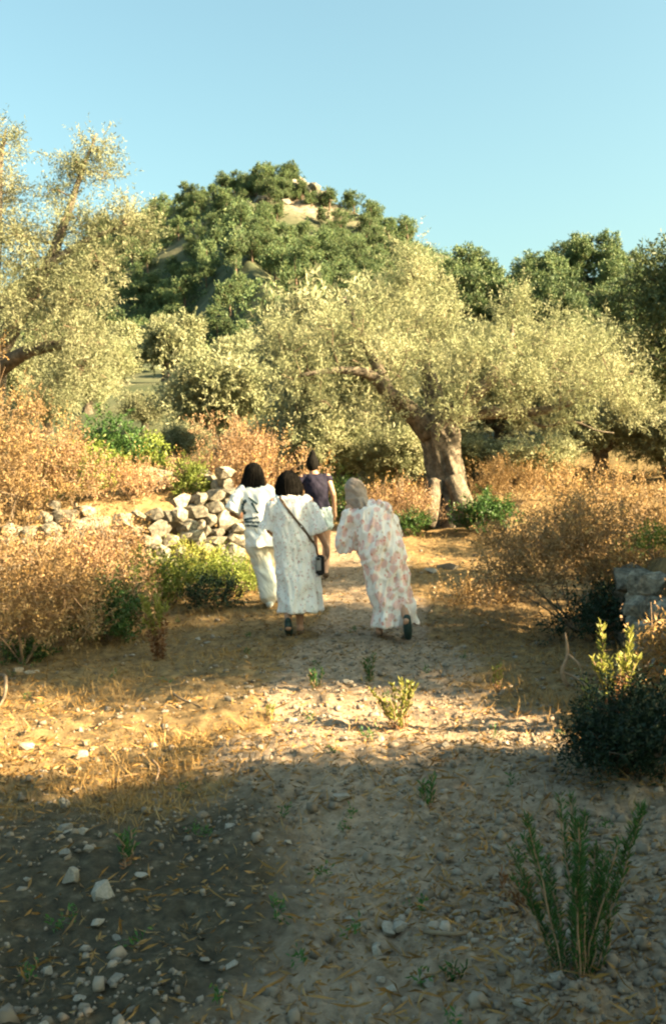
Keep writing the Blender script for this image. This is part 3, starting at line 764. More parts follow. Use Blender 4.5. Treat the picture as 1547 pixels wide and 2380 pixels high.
# low scrub covering the hill, too dense to count
r = np.random.default_rng(75)
n_ = 10800
y = 85 + 240 * r.random(n_) ** .9; x = r.uniform(-.30, .36, n_) * y
rm = rock_mask(x, y); keep = (r.random(n_) > rm * .6) & (fbm(x, y, .06, 3, 90) > -.5); x, y = x[keep], y[keep]
cs = np.stack([x, y, H(x, y) + .25], -1)
tall = (y > 110) & (fbm(x, y, .05, 2, 91) > -.05)
cs2 = cs[tall]; cs2 = np.vstack([cs2 + [0, 0, .7], cs2 + r.normal(0, .5, cs2.shape) + [0, 0, 1.6]])
V, F = sprig_leaves(np.vstack([cs, cs2]), np.tile([0, 0, 1.], (len(cs) + len(cs2), 1)), 5, 3, .8, .6, .60, .27, r, .3)
o = link('hill_scrub', mesh_np('hill_scrub', V, [F]), M['pine']); o['kind'] = 'stuff'; o['label'] = 'low green scrub covering the rocky hill'

# ------------------------------------------------------------------ shrubs
def shrub(name, label, cat, base, rx, ry, h, n_, r, mat, twig='twig', leaf=(.05, .018), S=6, K=8, rc=.12, slen=.16, tipr=.0035, low=.25, group=None, up=.5, stems=7, lean=(0, 0)):
    base = np.array(base, float); base[2] -= .03
    root = thing(name, label, cat, base, 0, group)
    d = norm(r.normal(size=(n_, 3))); d[:, 2] = np.abs(d[:, 2])
    q = r.random((n_, 1)) ** (1 / 3.2) * (1 + .22 * np.sin(5 * np.arctan2(d[:, 1:2], d[:, 0:1]) + base[0] * 7))
    cl = base + np.array([lean[0], lean[1], h * low]) + d * q * np.array([rx, ry, h * (1 - low)])
    paths = [np.array([base, base + [0, 0, .04]])]
    for i in range(stems):
        a = i / stems * 6.283 + r.uniform(-.3, .3); f = r.uniform(.2, .6)
        e = base + [math.cos(a) * rx * f + lean[0] * .6, math.sin(a) * ry * f + lean[1] * .6, h * r.uniform(.35, .6)]
        paths.append(np.array([base, (base * .45 + e * .55) + r.normal(0, .04, 3) * rx, e]))
    nodes, par, n0 = colonise(paths, cl, r, step=.18, wig=.08, bias=.05)
    Vb, Fb = tubes(nodes, par, tipr, .42, 4, 0, .035)
    link('stems', mesh_np('stems', Vb - base, [Fb], True), M[twig], root)
    Vl, Fl = sprig_leaves(cl, norm(d + [0, 0, .2]), S, K, rc, slen, leaf[0], leaf[1], r, up)
    link('foliage', mesh_np('foliage', Vl - base, [Fl]), M[mat], root)
    if mat in ('rust', 'tan', 'straw'):
        sel = r.random(n_) < .35
        if sel.any():
            Vl, Fl = sprig_leaves(cl[sel] + d[sel] * .06, norm(d[sel] + [0, 0, .5]), 5, 7, rc, slen * 1.5, leaf[0] * .55, leaf[1] * 1.6, r, up)
            o_ = link('seed_heads', mesh_np('seed_heads', Vl - base, [Fl]), M['straw' if mat != 'straw' else 'tan'], root); o_['kind'] = 'stuff'
        k = max(8, n_ // 3); q_ = r.choice(n_, k)
        a_ = cl[q_]; b_ = a_ + norm(d[q_] + r.normal(0, .35, (k, 3)) + [0, 0, .5]) * r.uniform(.12, .38, (k, 1))
        nd = np.stack([a_, (a_ + b_) / 2 + r.normal(0, .012, (k, 3)), b_], 1).reshape(-1, 3)
        pa_ = np.stack([np.full(k, -1), np.arange(k) * 3, np.arange(k) * 3 + 1], 1).ravel()
        Vb, Fb = tubes(nd, pa_, .0024, .3, 3)
        o_ = link('dead_stalks', mesh_np('dead_stalks', Vb - base, [Fb], True), M['twig_pale'], root); o_['kind'] = 'stuff'
    return root
r = np.random.default_rng(91)
def P(u, y): return on(u, y)
dry = dict(cat='shrub', leaf=(.050, .014), S=8, K=9, rc=.13, slen=.17)
# left side
shrub('dry_shrub', 'tall rust brown dry shrub at left edge under the pale olive', base=P(10, 12.8), rx=.95, ry=.8, h=2.45, n_=230, r=r, mat='rust', **dry, up=.7)
shrub('dry_shrub', 'golden brown dry shrub at lower left in front of wall', base=P(45, 9.6), rx=.72, ry=.7, h=1.1, n_=190, r=r, mat='rust', **dry, twig='twig_pale')
shrub('dry_shrub', 'wide tan dry mound behind the walkers on the left', base=P(555, 15.5), rx=1.2, ry=.7, h=1.85, n_=300, r=r, mat='tan', **dry)
shrub('dry_shrub', 'tan dry shrub right behind the stone wall end', base=P(640, 15.6), rx=.85, ry=.6, h=.75, n_=90, r=r, mat='tan', **dry)
shrub('dry_shrub', 'straw coloured shrub on the terrace above left wall', base=P(110, 13.6), rx=.9, ry=.6, h=1.0, n_=120, r=r, mat='tan', **dry)
shrub('dry_shrub', 'brown scrub hanging over the middle of left wall', base=P(310, 14.3), rx=.55, ry=.4, h=.5, n_=60, r=r, mat='tan', **dry)
shrub('dry_shrub', 'pale dry scrub rooted at foot of the left wall', base=P(200, 10.9), rx=.62, ry=.4, h=.95, n_=110, r=r, mat='tan', **dry)
shrub('dry_shrub', 'tan scrub pressed against the face of left wall', base=P(90, 11.3), rx=.6, ry=.4, h=1.05, n_=100, r=r, mat='tan', **dry)
shrub('green_shrub', 'straggly yellow green bush leaning on wall near its end', 'shrub', P(440, 12.9), .4, .3, .6, 40, r, 'inula', leaf=(.055, .016), S=7, K=8)
shrub('dry_shrub', 'dry brown scrub spilling through the gap in left wall', base=P(255, 12.9), rx=.5, ry=.35, h=.95, n_=80, r=r, mat='tan', **dry)
shrub('dry_shrub', 'faded yellow scrub over the top of wall near its end', base=P(500, 15.3), rx=.5, ry=.4, h=.5, n_=50, r=r, mat='straw', **dry)
shrub('green_shrub', 'ragged olive green bush masking the left wall', 'shrub', P(300, 11.9), .45, .35, .5, 50, r, 'lime', leaf=(.05, .02), S=7, K=8)
shrub('green_shrub', 'yellow grassy bush just left of the walkers', 'shrub', P(535, 12.6), .4, .35, .5, 50, r, 'lime', leaf=(.06, .014), S=7, K=8)
shrub('green_shrub', 'pale yellow green shrub on the terrace above left wall', 'shrub', P(200, 14.2), .6, .5, .75, 60, r, 'lime', leaf=(.06, .022), S=7, K=8)
shrub('green_shrub', 'dark green bush on the terrace left of tan mound', 'shrub', P(272, 16.0), .55, .5, .95, 80, r, 'lentisk', leaf=(.055, .028), S=7, K=9)
shrub('green_shrub', 'small bright green plant left of tan mound', 'shrub', P(358, 16.2), .24, .22, .62, 26, r, 'lime', leaf=(.06, .028), S=7, K=8, rc=.08)
shrub('green_shrub', 'yellow green weeds topping the stone wall', 'shrub', P(445, 14.6), .33, .28, .55, 30, r, 'lime', leaf=(.06, .02), S=7, K=8, rc=.1)
shrub('green_shrub', 'yellow green bush growing at foot of stone wall', 'shrub', P(390, 12.2), .60, .4, .62, 70, r, 'lime', leaf=(.05, .018), S=7, K=8)
shrub('green_shrub', 'small dark bush left of the walkers', 'shrub', P(492, 11.6), .24, .22, .42, 40, r, 'juniper', leaf=(.04, .016), S=7, K=9, rc=.08)
shrub('green_shrub', 'dark green bush beside the golden brown dry shrub', 'shrub', P(245, 10.4), .40, .35, .62, 70, r, 'lentisk', leaf=(.045, .02), S=7, K=9, rc=.1)
shrub('dry_shrub', 'small grey brown dead bush in front of dark green bush', base=P(285, 10.6), rx=.2, ry=.2, h=.55, n_=24, r=r, mat='tan', **dry)
shrub('green_shrub', 'pale green low bush at left edge below dry shrub', 'shrub', hit(10, 1465), .26, .25, .26, 34, r, 'lime', leaf=(.045, .016), S=7, K=8, rc=.09)
shrub('green_shrub', 'low dark green tuft at left edge above lit straw', 'shrub', hit(62, 1535), .16, .15, .15, 24, r, 'lentisk', leaf=(.04, .016), S=7, K=8, rc=.08)
# centre
shrub('dry_shrub', 'straw brown scrub between hooded walker and olive trunk', base=P(930, 16.3), rx=.7, ry=.45, h=.72, n_=80, r=r, mat='tan', **dry)
shrub('green_shrub', 'low dark green growth left of the olive trunk base', 'shrub', P(955, 15.9), .35, .3, .28, 34, r, 'lentisk', leaf=(.045, .02), S=7, K=8, rc=.09)
shrub('green_shrub', 'dark shrub seen between dark top walker and hood', 'shrub', P(800, 16.5), .30, .3, .75, 44, r, 'lentisk', leaf=(.05, .022), S=7, K=8, rc=.1)
shrub('green_shrub', 'yellow lit bush beyond the person in dark top', 'shrub', P(770, 17.5), .5, .4, .8, 54, r, 'lime', leaf=(.06, .022), S=7, K=8)
shrub('green_shrub', 'green lentisk bush at right foot of the big olive', 'shrub', P(1135, 15.8), .42, .38, .58, 80, r, 'lentisk', leaf=(.05, .026), S=7, K=9, rc=.1)
# right
shrub('dry_shrub', 'orange dry scrub right of the olive trunk in sun', base=P(1200, 18.6), rx=1.3, ry=.8, h=.85, n_=130, r=r, mat='rust', **dry)
shrub('dry_shrub', 'orange dry shrub at far right below grey olive', base=P(1400, 14.6), rx=1.2, ry=.8, h=1.0, n_=150, r=r, mat='rust', **dry)
shrub('dry_shrub', 'large rust brown shrub on bare stems right of path', base=P(1335, 9.9), rx=.85, ry=.75, h=1.22, n_=190, r=r, mat='rust', low=.42, stems=10, **dry)
shrub('dry_shrub', 'rust brown shrub behind the shaded right wall', base=P(1500, 11.2), rx=.8, ry=.7, h=1.05, n_=130, r=r, mat='rust', **dry)
shrub('green_shrub', 'dark green clump above the shaded right wall', 'shrub', P(1470, 10.2), .26, .25, .75, 44, r, 'lentisk', leaf=(.045, .02), S=7, K=8, rc=.1)
shrub('green_shrub', 'small fresh green weed on top of right wall', 'shrub', P(1520, 9.2), .18, .16, .25, 20, r, 'lime', leaf=(.04, .018), S=6, K=7, rc=.06)
shrub('green_shrub', 'dark green undergrowth beneath the rust brown shrub', 'shrub', P(1390, 9.2), .42, .4, .42, 60, r, 'juniper', leaf=(.045, .016), S=7, K=8, rc=.1)
shrub('juniper_bush', 'dense blackish juniper at right edge of the lit strip', 'shrub', hit(1440, 1800), .22, .28, .38, 90, r, 'juniper', leaf=(.035, .010), S=9, K=10, rc=.08, slen=.12)
shrub('juniper_bush', 'dark low bush at right edge nearest the right wall', 'shrub', hit(1560, 1800), .34, .4, .42, 90, r, 'juniper', leaf=(.035, .011), S=8, K=10, rc=.09, slen=.12)
shrub('dry_shrub', 'pale straw tuft lit by sun at far right edge', base=P(1545, 6.6), rx=.28, ry=.22, h=.50, n_=34, r=r, mat='straw', **dry)
shrub('dry_shrub', 'low reddish dead scrub on bank right of hooded walker', base=P(1130, 11.4), rx=.55, ry=.35, h=.22, n_=46, r=r, mat='rust', cat='shrub', leaf=(.045, .013), S=6, K=7, rc=.09, slen=.12)

# upright inula plants
def inula(label, base, n_, h, spread, r, top='inula', drymin=.0, drymax=.5, leaf=(.05, .012), group=None, dens=60):
    base = np.array(base, float); base[2] -= .02
    root = thing('inula_plant', label, 'plant', base, 0, group)
    Vs, Fs, G_, Dd = [], [], [], []
    o = 0; gl = []; gd = []; dl = []; dd_ = []
    nodes = [np.zeros(3)]; par = [-1]
    for i in range(n_):
        a = r.uniform(0, 6.283); q = spread * math.sqrt(r.random()); hh = h * r.uniform(.6, 1.05)
        b0 = np.array([math.cos(a) * q * .35, math.sin(a) * q * .35, 0]); tip = np.array([math.cos(a) * q, math.sin(a) * q, hh])
        prev = 0
        bow = np.array([math.cos(a + .6), math.sin(a + .6), -.15]) * hh * r.uniform(-.05, .16)
        pts = [b0 + (tip - b0) * t + bow * (t * t * 1.6 - .6 * t) + r.normal(0, .006, 3) for t in np.linspace(0, 1, 6)]
        for p_ in pts:
            nodes.append(p_); par.append(prev); prev = len(nodes) - 1
        m = int(dens * hh / .3)
        t = r.random(m) ** .8; split = r.uniform(drymin, drymax)
        pos = b0 + (tip - b0) * t[:, None] + bow * (t * t * 1.6 - .6 * t)[:, None]
        az = r.uniform(0, 6.283, m); dirs = norm(np.stack([np.cos(az), np.sin(az), r.uniform(.6, 1.8, m)], -1))
        isg = t > split + r.normal(0, .06, m)
        gl.append(pos[isg]); gd.append(dirs[isg]); dl.append(pos[~isg]); dd_.append(dirs[~isg] * [1, 1, .3])
    Vb, Fb = tubes(np.array(nodes), np.array(par), .0032, .2, 4, 1, .006)
    link('stems', mesh_np('stems', Vb, [Fb], True), M['twig_pale'], root)
    c_ = np.vstack(gl); d_ = np.vstack(gd); V_, F_ = leaves(c_, norm(d_), leaf[0] * r.uniform(.7, 1.3, len(c_)), leaf[1], r)
    link('leaves', mesh_np('leaves', V_, [F_]), M[top], root)
    if sum(len(q) for q in dl):
        c_ = np.vstack(dl); d_ = np.vstack(dd_); V_, F_ = leaves(c_, norm(d_), leaf[0] * r.uniform(.6, 1.1, len(c_)), leaf[1], r)
        link('dry_leaves', mesh_np('dry_leaves', V_, [F_]), M['inula_dry'], root)
    return root
r = np.random.default_rng(101)
inula('yellow tipped upright weed cluster on the lit strip', hit(925, 1690), 11, .30, .17, r, leaf=(.04, .014))
inula('tiny yellow tipped weed on lit strip beside path centre', hit(627, 1672), 5, .12, .09, r, leaf=(.03, .010))
inula('tall reddish weed with yellow tip left of the walkers', hit(375, 1535), 9, .62, .13, r, drymin=.4, drymax=.8, leaf=(.055, .016))
inula('yellow tipped weed standing on the dark juniper edge', at(1430, 1640, 6.1) * [1, 1, 0] + [0, 0, h1(*at(1430, 1640, 6.1)[:2])], 10, .62, .12, r, drymin=.45, drymax=.8, leaf=(.05, .015))
inula('low orange weed left of the yellow tipped one by juniper', hit(1385, 1640), 8, .22, .16, r, drymin=.3, drymax=.8, leaf=(.04, .012))
inula('tall green feathery plant in the right foreground shade', hit(1345, 2260), 21, .54, .21, r, top='inula_green', drymin=-.3, drymax=.1, leaf=(.034, .0048), dens=170)
inula('thin green seedling low in the right foreground', hit(1050, 2270), 5, .06, .05, r, top='inula_green', drymin=-.3, drymax=0, leaf=(.03, .008))
inula('faint green weed on the path below hooded walker', hit(862, 1580), 5, .22, .07, r, top='inula_green', drymin=0, drymax=.3, leaf=(.04, .01))
inula('faint green weed on the path below bareheaded dress walker', hit(735, 1600), 5, .16, .07, r, top='inula_green', drymin=0, drymax=.3, leaf=(.04, .01))
inula('slim weed near right bank above the lit strip', hit(1155, 1610), 4, .24, .05, r, top='inula', drymin=.2, drymax=.6, leaf=(.035, .009))
inula('thin green weed among stones in left foreground shade', hit(300, 2010), 4, .16, .05, r, top='inula_green', drymin=0, drymax=.4, leaf=(.04, .009))
inula('dried brown weed left of the green feathery plant', hit(1190, 2110), 7, .15, .08, r, top='inula_dry', drymin=0, drymax=.2, leaf=(.035, .008))
inula('sparse green weed on the shaded path right of centre', hit(990, 1870), 4, .15, .06, r, top='inula_green', drymin=0, drymax=.3, leaf=(.04, .009))

# ------------------------------------------------------------------ gravel, litter, dry grass
r = np.random.default_rng(111)
def scatter(n_, ymin, ymax, wide=.42):
    y = np.exp(r.uniform(math.log(ymin), math.log(ymax), n_)); x = r.uniform(-wide, wide, n_) * y
    return x, y
x, y = scatter(30000, 2.4, 15)
pm = path_mask(x, y); keep = r.random(len(x)) < (.40 + .60 * pm) * np.clip(.62 + .8 * fbm(x, y, 1.2, 3, 68), .12, 1); x, y, pm = x[keep], y[keep], pm[keep]
N = len(x); z = H(x, y) + .016 * fbm(x, y, 11, 3, 77) + .009 * fbm(x, y, 33, 2, 99)
cube = np.array([[-1, -1, -1], [1, -1, -1], [1, 1, -1], [-1, 1, -1], [-1, -1, 1], [1, -1, 1], [1, 1, 1], [-1, 1, 1]]) * .5
cf = np.array([[0, 3, 2, 1], [4, 5, 6, 7], [0, 1, 5, 4], [1, 2, 6, 5], [2, 3, 7, 6], [3, 0, 4, 7]])
sz = np.minimum(.0115 * np.exp(r.normal(0, .55, N)) * (1 + .02 * y), .06)
vv = cube[None] * (1 + r.uniform(-.45, .15, (N, 8, 3))); vv[:, 4:, :2] *= r.uniform(.35, .8, (N, 1, 1))
a = r.uniform(0, 6.283, N); ca, sa = np.cos(a)[:, None], np.sin(a)[:, None]
vv = vv * np.stack([r.uniform(.8, 1.7, N), r.uniform(.8, 1.2, N), r.uniform(.45, .9, N)], -1)[:, None] * sz[:, None, None]
vx = vv[..., 0] * ca - vv[..., 1] * sa; vy = vv[..., 0] * sa + vv[..., 1] * ca
V = np.stack([vx + x[:, None], vy + y[:, None], vv[..., 2] + (z + sz * .24)[:, None]], -1).reshape(-1, 3)
F = (cf[None] + (np.arange(N) * 8)[:, None, None]).reshape(-1, 4)
gmat = leaf_mat('gravel_stone', [(0, (.12, .095, .07)), (.5, (.235, .19, .145)), (.85, (.34, .28, .22)), (1, (.52, .46, .39))], 0.0, .95)
o = link('gravel', mesh_np('gravel', V, [F]), gmat); o['kind'] = 'stuff'; o['label'] = 'small grey brown gravel strewn over the path'
# leaf litter and straw
x, y = scatter(68000, 2.4, 16)
pm = path_mask(x, y); keep = r.random(len(x)) < (1 - .62 * pm) * (1 - .80 * soil_mask(x, y)) * np.clip(.65 + .5 * fbm(x, y, 1.3, 3, 66), 0, 1); x, y = x[keep], y[keep]
N = len(x); z = H(x, y) + .016 * fbm(x, y, 11, 3, 77)
az = r.uniform(0, 6.283, N); el = np.abs(r.normal(0, .35, N))
d = np.stack([np.cos(az) * np.cos(el), np.sin(az) * np.cos(el), np.sin(el)], -1)
V, F = leaves(np.stack([x, y, z + .006], -1), d, np.exp(r.normal(math.log(.045), .5, N)), .007 + .006 * r.random(N), r, .1)
o = link('leaf_litter', mesh_np('leaf_litter', V, [F]), M['strawfoot']); o['kind'] = 'stuff'; o['label'] = 'dry leaves and twigs littering the ground beside the path'
x, y = scatter(26000, 4.6, 16)
pm = path_mask(x, y); cl_ = fbm(x, y, 1.1, 3, 67)
keep = (r.random(len(x)) < (1 - .95 * pm) * (1 - .9 * soil_mask(x, y))) & (cl_ > -.1); x, y = x[keep], y[keep]; N = len(x)
d = norm(np.stack([r.normal(0, .55, N), r.normal(0, .55, N), np.ones(N)], -1))
V, F = leaves(np.stack([x, y, H(x, y) - .005], -1), d, r.uniform(.04, .15, N), .006, r, .1)
o = link('dry_grass', mesh_np('dry_grass', V, [F]), M['straw']); o['kind'] = 'stuff'; o['label'] = 'short dry yellow grass on the verges'

x, y = scatter(70, 2.8, 13); cs = np.stack([x, y, H(x, y) + .015], -1)
V, F = sprig_leaves(cs, np.tile([0, 0, 1.], (len(cs), 1)), 5, 5, .025, .05, .026, .009, r, .5)
o = link('small_weeds', mesh_np('small_weeds', V, [F]), M['inula_green']); o['kind'] = 'stuff'; o['label'] = 'tiny green weeds dotted over the stony ground'

# ------------------------------------------------------------------ single stones, twigs
def stone_thing(label, p, s, r, group=None, rot=None, sink=.25, mesh=None):
    o = bpy.data.objects.new('stone', mesh or LOOSE[r.integers(len(LOOSE))]); COL.objects.link(o)
    o.location = (p[0], p[1], p[2] + s[2] * (.4 - sink)); o.scale = s
    o.rotation_euler = rot or (r.normal(0, .12), r.normal(0, .12), r.uniform(0, 6.28))
    return tag(o, label, 'stone', group)
r = np.random.default_rng(121)
def ST(label, u, v, w, hgt=None, **k):
    p = hit(u, v); m = w * p[1] / FPX
    return stone_thing(label, p, (m, m * .8, (hgt or .55 * w) * p[1] / FPX * 1.3), r, **k)
ST('pointed pale stone standing in the lit straw, left', 192, 1765, 34, 34, rot=(.2, .5, .8))
ST('flat pale stone in lit straw near the left edge', 62, 1738, 46, 18)
ST('pale angular stone in left shade, upper of a pair', 205, 1978, 36, 20)
ST('pale stone just left of its pair in left shade', 155, 1990, 44, 24)
ST('broad grey stone below the pair in left shade', 165, 2050, 56, 50)
ST('wide flat pale stone lowest of the left cluster', 242, 2078, 74, 36)
ST('rectangular white stone right of the left cluster', 328, 2038, 46, 20)
ST('grey stone in left shade just under the lit straw', 150, 1872, 36, 26)
ST('small grey stone between the lit straw and the pair', 190, 1938, 40, 20)
ST('pinkish wedge stone alone in the centre foreground', 877, 2222, 34, 36)
ST('long flat grey stone above the pinkish wedge stone', 930, 2160, 62, 20)
ST('pale stone near the bottom left corner', 110, 2262, 34, 22)
ST('bluish stone right of the bottom left pale stone', 272, 2285, 60, 26)
ST('white stone in bottom left foreground', 270, 2236, 30, 16)
ST('pale flat slab at terrace edge right of hooded walker', 1040, 1322, 70, 18)
ST('small pale stone beside the flat slab', 1000, 1330, 36, 16)
ST('grey boulder at left foot of golden dry shrub', 170, 1402, 60, 26)
ST('pale stone at left edge in the shaded straw', 45, 1562, 36, 18)
ST('small white stone on the shaded straw, left', 85, 1565, 26, 14)
ST('grey stone pair mate in lit strip near its bottom', 1035, 1735, 30, 14)
ST('blue grey stone at lower right beside feathery plant', 1290, 2280, 60, 30)
ST('bluish stone at the right edge low down', 1510, 1790, 70, 60)
# boulder heap on the left terrace edge
for i, (u_, y_, w_, h_, lab) in enumerate([(35, 12.55, 1.05, .85, 'big pale boulder topping the left wall at picture edge'), (112, 12.75, .62, .6, 'rounded boulder right of the big pale boulder'), (372, 15.0, .7, .5, 'grey boulder heaped on the terrace above the wall')]):
    stone_thing(lab, on(u_, y_), (w_, w_ * .7, h_), r, mesh=STONES[i], sink=.15)
for i in range(110):
    y = math.exp(r.uniform(math.log(2.8), math.log(13))); x = r.uniform(-.33, .33) * y
    s = .035 * math.exp(r.normal(0, .35)) * (1 + y * .07)
    if -1.0 < x < .9 and 9.4 < y < 12.5: continue
    side = 'left' if x < -.25 * y * .5 else ('right' if x > .25 * y * .5 else 'middle')
    row = 'front' if y < 5.4 else 'back'
    stone_thing(f'small loose stone on the {"shaded foreground" if row == "front" else "ground beyond lit strip"}, {side}', (x, y, h1(x, y)), (s * r.uniform(1, 1.7), s, s * r.uniform(.5, .9)), r, group=f'loose stones {row} {side}')

def twig_thing(name, label, paths, mat='twig_pale', cat='branch'):
    b0 = np.array(paths[0][0][0]); V_, Q_, T_ = merge([limb(p, q, 7, 4, .1, i) for i, (p, q) in enumerate(paths)])
    o = link(name, mesh_np(name, V_ - b0, [Q_, T_], True), M[mat], loc=b0); return tag(o, label, cat)
def gp(u, v, dz=0.0): p = hit(u, v); return p + [0, 0, dz]
a = gp(1318, 1600, .01); dA = a[1]
twig_thing('dead_branch', 'forked dead branch standing in soil below rust shrub', [([a, at(1305, 1560, dA), at(1318, 1520, dA + .05), at(1312, 1470, dA + .1)], [.018, .016, .013, .006]),
    ([at(1305, 1560, dA), at(1345, 1580, dA - .05), gp(1375, 1612, .01)], [.011, .009, .005]), ([at(1318, 1520, dA + .05), at(1345, 1545, dA - .05), at(1362, 1595, dA - .05)], [.010, .008, .004])])
twig_thing('dead_branch', 'curved grey root at the left edge', [([gp(0, 1570, .01), gp(14, 1590, .06), gp(12, 1625, .03), gp(-4, 1650, .01)], [.014, .016, .014, .008])], 'twig')
twig_thing('dead_branch', 'thin dead twig lying in the lit straw', [([gp(355, 1780, .03), gp(370, 1800, .03), gp(362, 1830, .02)], [.008, .007, .004])])
twig_thing('dead_branch', 'curved twig on shaded straw above the lit strip', [([gp(405, 1620, .02), gp(425, 1635, .03), gp(470, 1648, .01)], [.010, .008, .004])], 'twig')
twig_thing('dead_branch', 'long thin twig lying across the shaded foreground', [([gp(985, 2175, .015), gp(1060, 2190, .03), gp(1130, 2170, .02), gp(1170, 2150, .015)], [.009, .008, .006, .003])], 'twig')
twig_thing('dead_branch', 'forked twig on the shaded path right of centre', [([gp(1000, 1900, .02), gp(1025, 1925, .05), gp(1040, 1960, .015)], [.007, .006, .003]), ([gp(1025, 1925, .05), gp(1070, 1905, .06)], [.005, .003])], 'twig')
for i, (u0, v0, u1, v1) in enumerate([(1180, 1340, 1330, 1440), (1190, 1370, 1340, 1470)]):
    A_ = at(u1, v1, 9.6); B_ = at(u0, v0, 9.3)
    twig_thing('dead_branch', ['upper', 'lower'][i] + ' of two bare branches leaning left from rust shrub', [([A_, (A_ + B_) / 2 + [0, 0, .03], B_], [.012, .008, .003])], 'twig')

# ------------------------------------------------------------------ people
class Geo:
    def __init__(s): s.parts = []
    def limb(s, P, R_, seg=14, m=4):
        P = [np.array(p, float) for p in P]; R_ = list(R_)
        # rounded ends
        a = norm(P[0] - P[1]); b_ = norm(P[-1] - P[-2])
        Pn = [P[0] + a * R_[0] * .75, P[0] + a * R_[0] * .35] + P + [P[-1] + b_ * R_[-1] * .35, P[-1] + b_ * R_[-1] * .75]
        Rn = [R_[0] * .45, R_[0] * .85] + R_ + [R_[-1] * .85, R_[-1] * .45]
        s.parts.append(limb(Pn, Rn, seg, m)); return s
    def sleeve(s, P, R_, seed=0, flute=.10):
        P = [np.array(p, float) for p in P]
        V_, F_, T_ = limb(P, R_, 24, 5, flute, seed)
        s.parts.append((V_, F_, T_)); return s
    def loft(s, rings, seg=40, m=5):
        """rings: (x, y, z, rx, ry, foldamp, k, phase) horizontal ellipses, smoothly interpolated"""
        R_ = np.array([list(q) + [0] * (8 - len(q)) for q in rings], float)
        C = np.concatenate([catmull(R_[:, i:i + 1] * np.ones((1, 3)), m)[:, :1] for i in range(8)], 1)
        th = np.arange(seg) / seg * 2 * math.pi; V_ = []
        for q in C:
            f = 1 + q[5] * (np.sin(q[6] * th + q[7]) + .6 * np.sin((q[6] * 1.7) // 1 * th + q[7] * 2.1 + 1) + .4 * np.sin(3 * th + q[7]))
            V_.append(np.stack([q[0] + q[3] * f * np.cos(th), q[1] + q[4] * f * np.sin(th), np.full(seg, q[2])], -1))
        n_ = len(C); V_ = np.vstack(V_ + [C[0:1, :3], C[-1:, :3]])
        i = np.arange(n_ - 1)[:, None] * seg; j = np.arange(seg)[None]; j2 = (j + 1) % seg
        F_ = np.stack([i + j, i + j2, i + seg + j2, i + seg + j], -1).reshape(-1, 4)
        jj = np.arange(seg)
        T_ = np.vstack([np.stack([np.full(seg, n_ * seg), (jj + 1) % seg, jj], -1), np.stack([np.full(seg, n_ * seg + 1), (n_ - 1) * seg + jj, (n_ - 1) * seg + (jj + 1) % seg], -1)])
        s.parts.append((V_, F_, T_)); return s
    def ell(s, c_, rad_, seg=16, rings=9):
        t = np.linspace(-1, 1, rings)[1:-1] * math.pi / 2
        return s.loft([(c_[0], c_[1], c_[2] - rad_[2], rad_[0] * .05, rad_[1] * .05)] + [(c_[0], c_[1], c_[2] + rad_[2] * math.sin(q), rad_[0] * math.cos(q), rad_[1] * math.cos(q)) for q in t] + [(c_[0], c_[1], c_[2] + rad_[2], rad_[0] * .05, rad_[1] * .05)], seg, 2)
    def hand(s, w, d, side, pn, curl=.5, k=1.0):
        """w wrist, d pointing direction, side thumb direction, pn palm normal"""
        w = np.array(w, float); d = norm(np.array(d, float)); side = np.array(side, float); side = norm(side - d * (side @ d)); pn = np.cross(d, side) * (1 if np.cross(d, side) @ np.array(pn, float) > 0 else -1)
        s.limb([w, w + d * .03 * k, w + d * .075 * k], [.024 * k, .027 * k, .026 * k], 10, 3)
        s.limb([w + d * .03 * k - side * .022 * k, w + d * .078 * k - side * .026 * k], [.016 * k, .016 * k], 8, 3)
        s.limb([w + d * .03 * k + side * .020 * k, w + d * .078 * k + side * .026 * k], [.016 * k, .016 * k], 8, 3)
        for i, (o_, L_) in enumerate([(.030, .070), (.011, .080), (-.009, .074), (-.029, .058)]):
            b0 = w + (d * .082 + side * o_) * k
            d1 = norm(d + pn * curl * .5 + side * o_ * 3); d2 = norm(d + pn * curl * 1.5); d3 = norm(d + pn * curl * 2.8)
            p1 = b0 + d1 * L_ * .45 * k; p2 = p1 + d2 * L_ * .32 * k; p3 = p2 + d3 * L_ * .23 * k
            s.limb([b0, p1, p2, p3], [.0095 * k, .009 * k, .0082 * k, .007 * k], 8, 3)
        t0 = w + (d * .025 + side * .026) * k; t1 = t0 + norm(side + d * .9 + pn * .3) * .042 * k; t2 = t1 + norm(d + side * .2 + pn * .4) * .034 * k
        s.limb([t0, t1, t2], [.013 * k, .011 * k, .008 * k], 8, 3)
        return s
    def mesh(s, name, voxel=.008, smooth=2, factor=.5):
        V_, Q_, T_ = merge(s.parts)
        me = mesh_np(name, V_, [Q_, T_], True)
        if voxel:
            o = bpy.data.objects.new('tmp', me); COL.objects.link(o)
            m_ = o.modifiers.new('r', 'REMESH'); m_.mode = 'VOXEL'; m_.voxel_size = voxel; m_.use_smooth_shade = True
            if smooth:
                m2 = o.modifiers.new('s', 'SMOOTH'); m2.iterations = smooth; m2.factor = factor
            dg = bpy.context.evaluated_depsgraph_get()
            me2 = bpy.data.meshes.new_from_object(o.evaluated_get(dg)); me2.name = name
            bpy.data.objects.remove(o); bpy.data.meshes.remove(me); me = me2
            me.polygons.foreach_set('use_smooth', np.ones(len(me.polygons), bool))
        return me

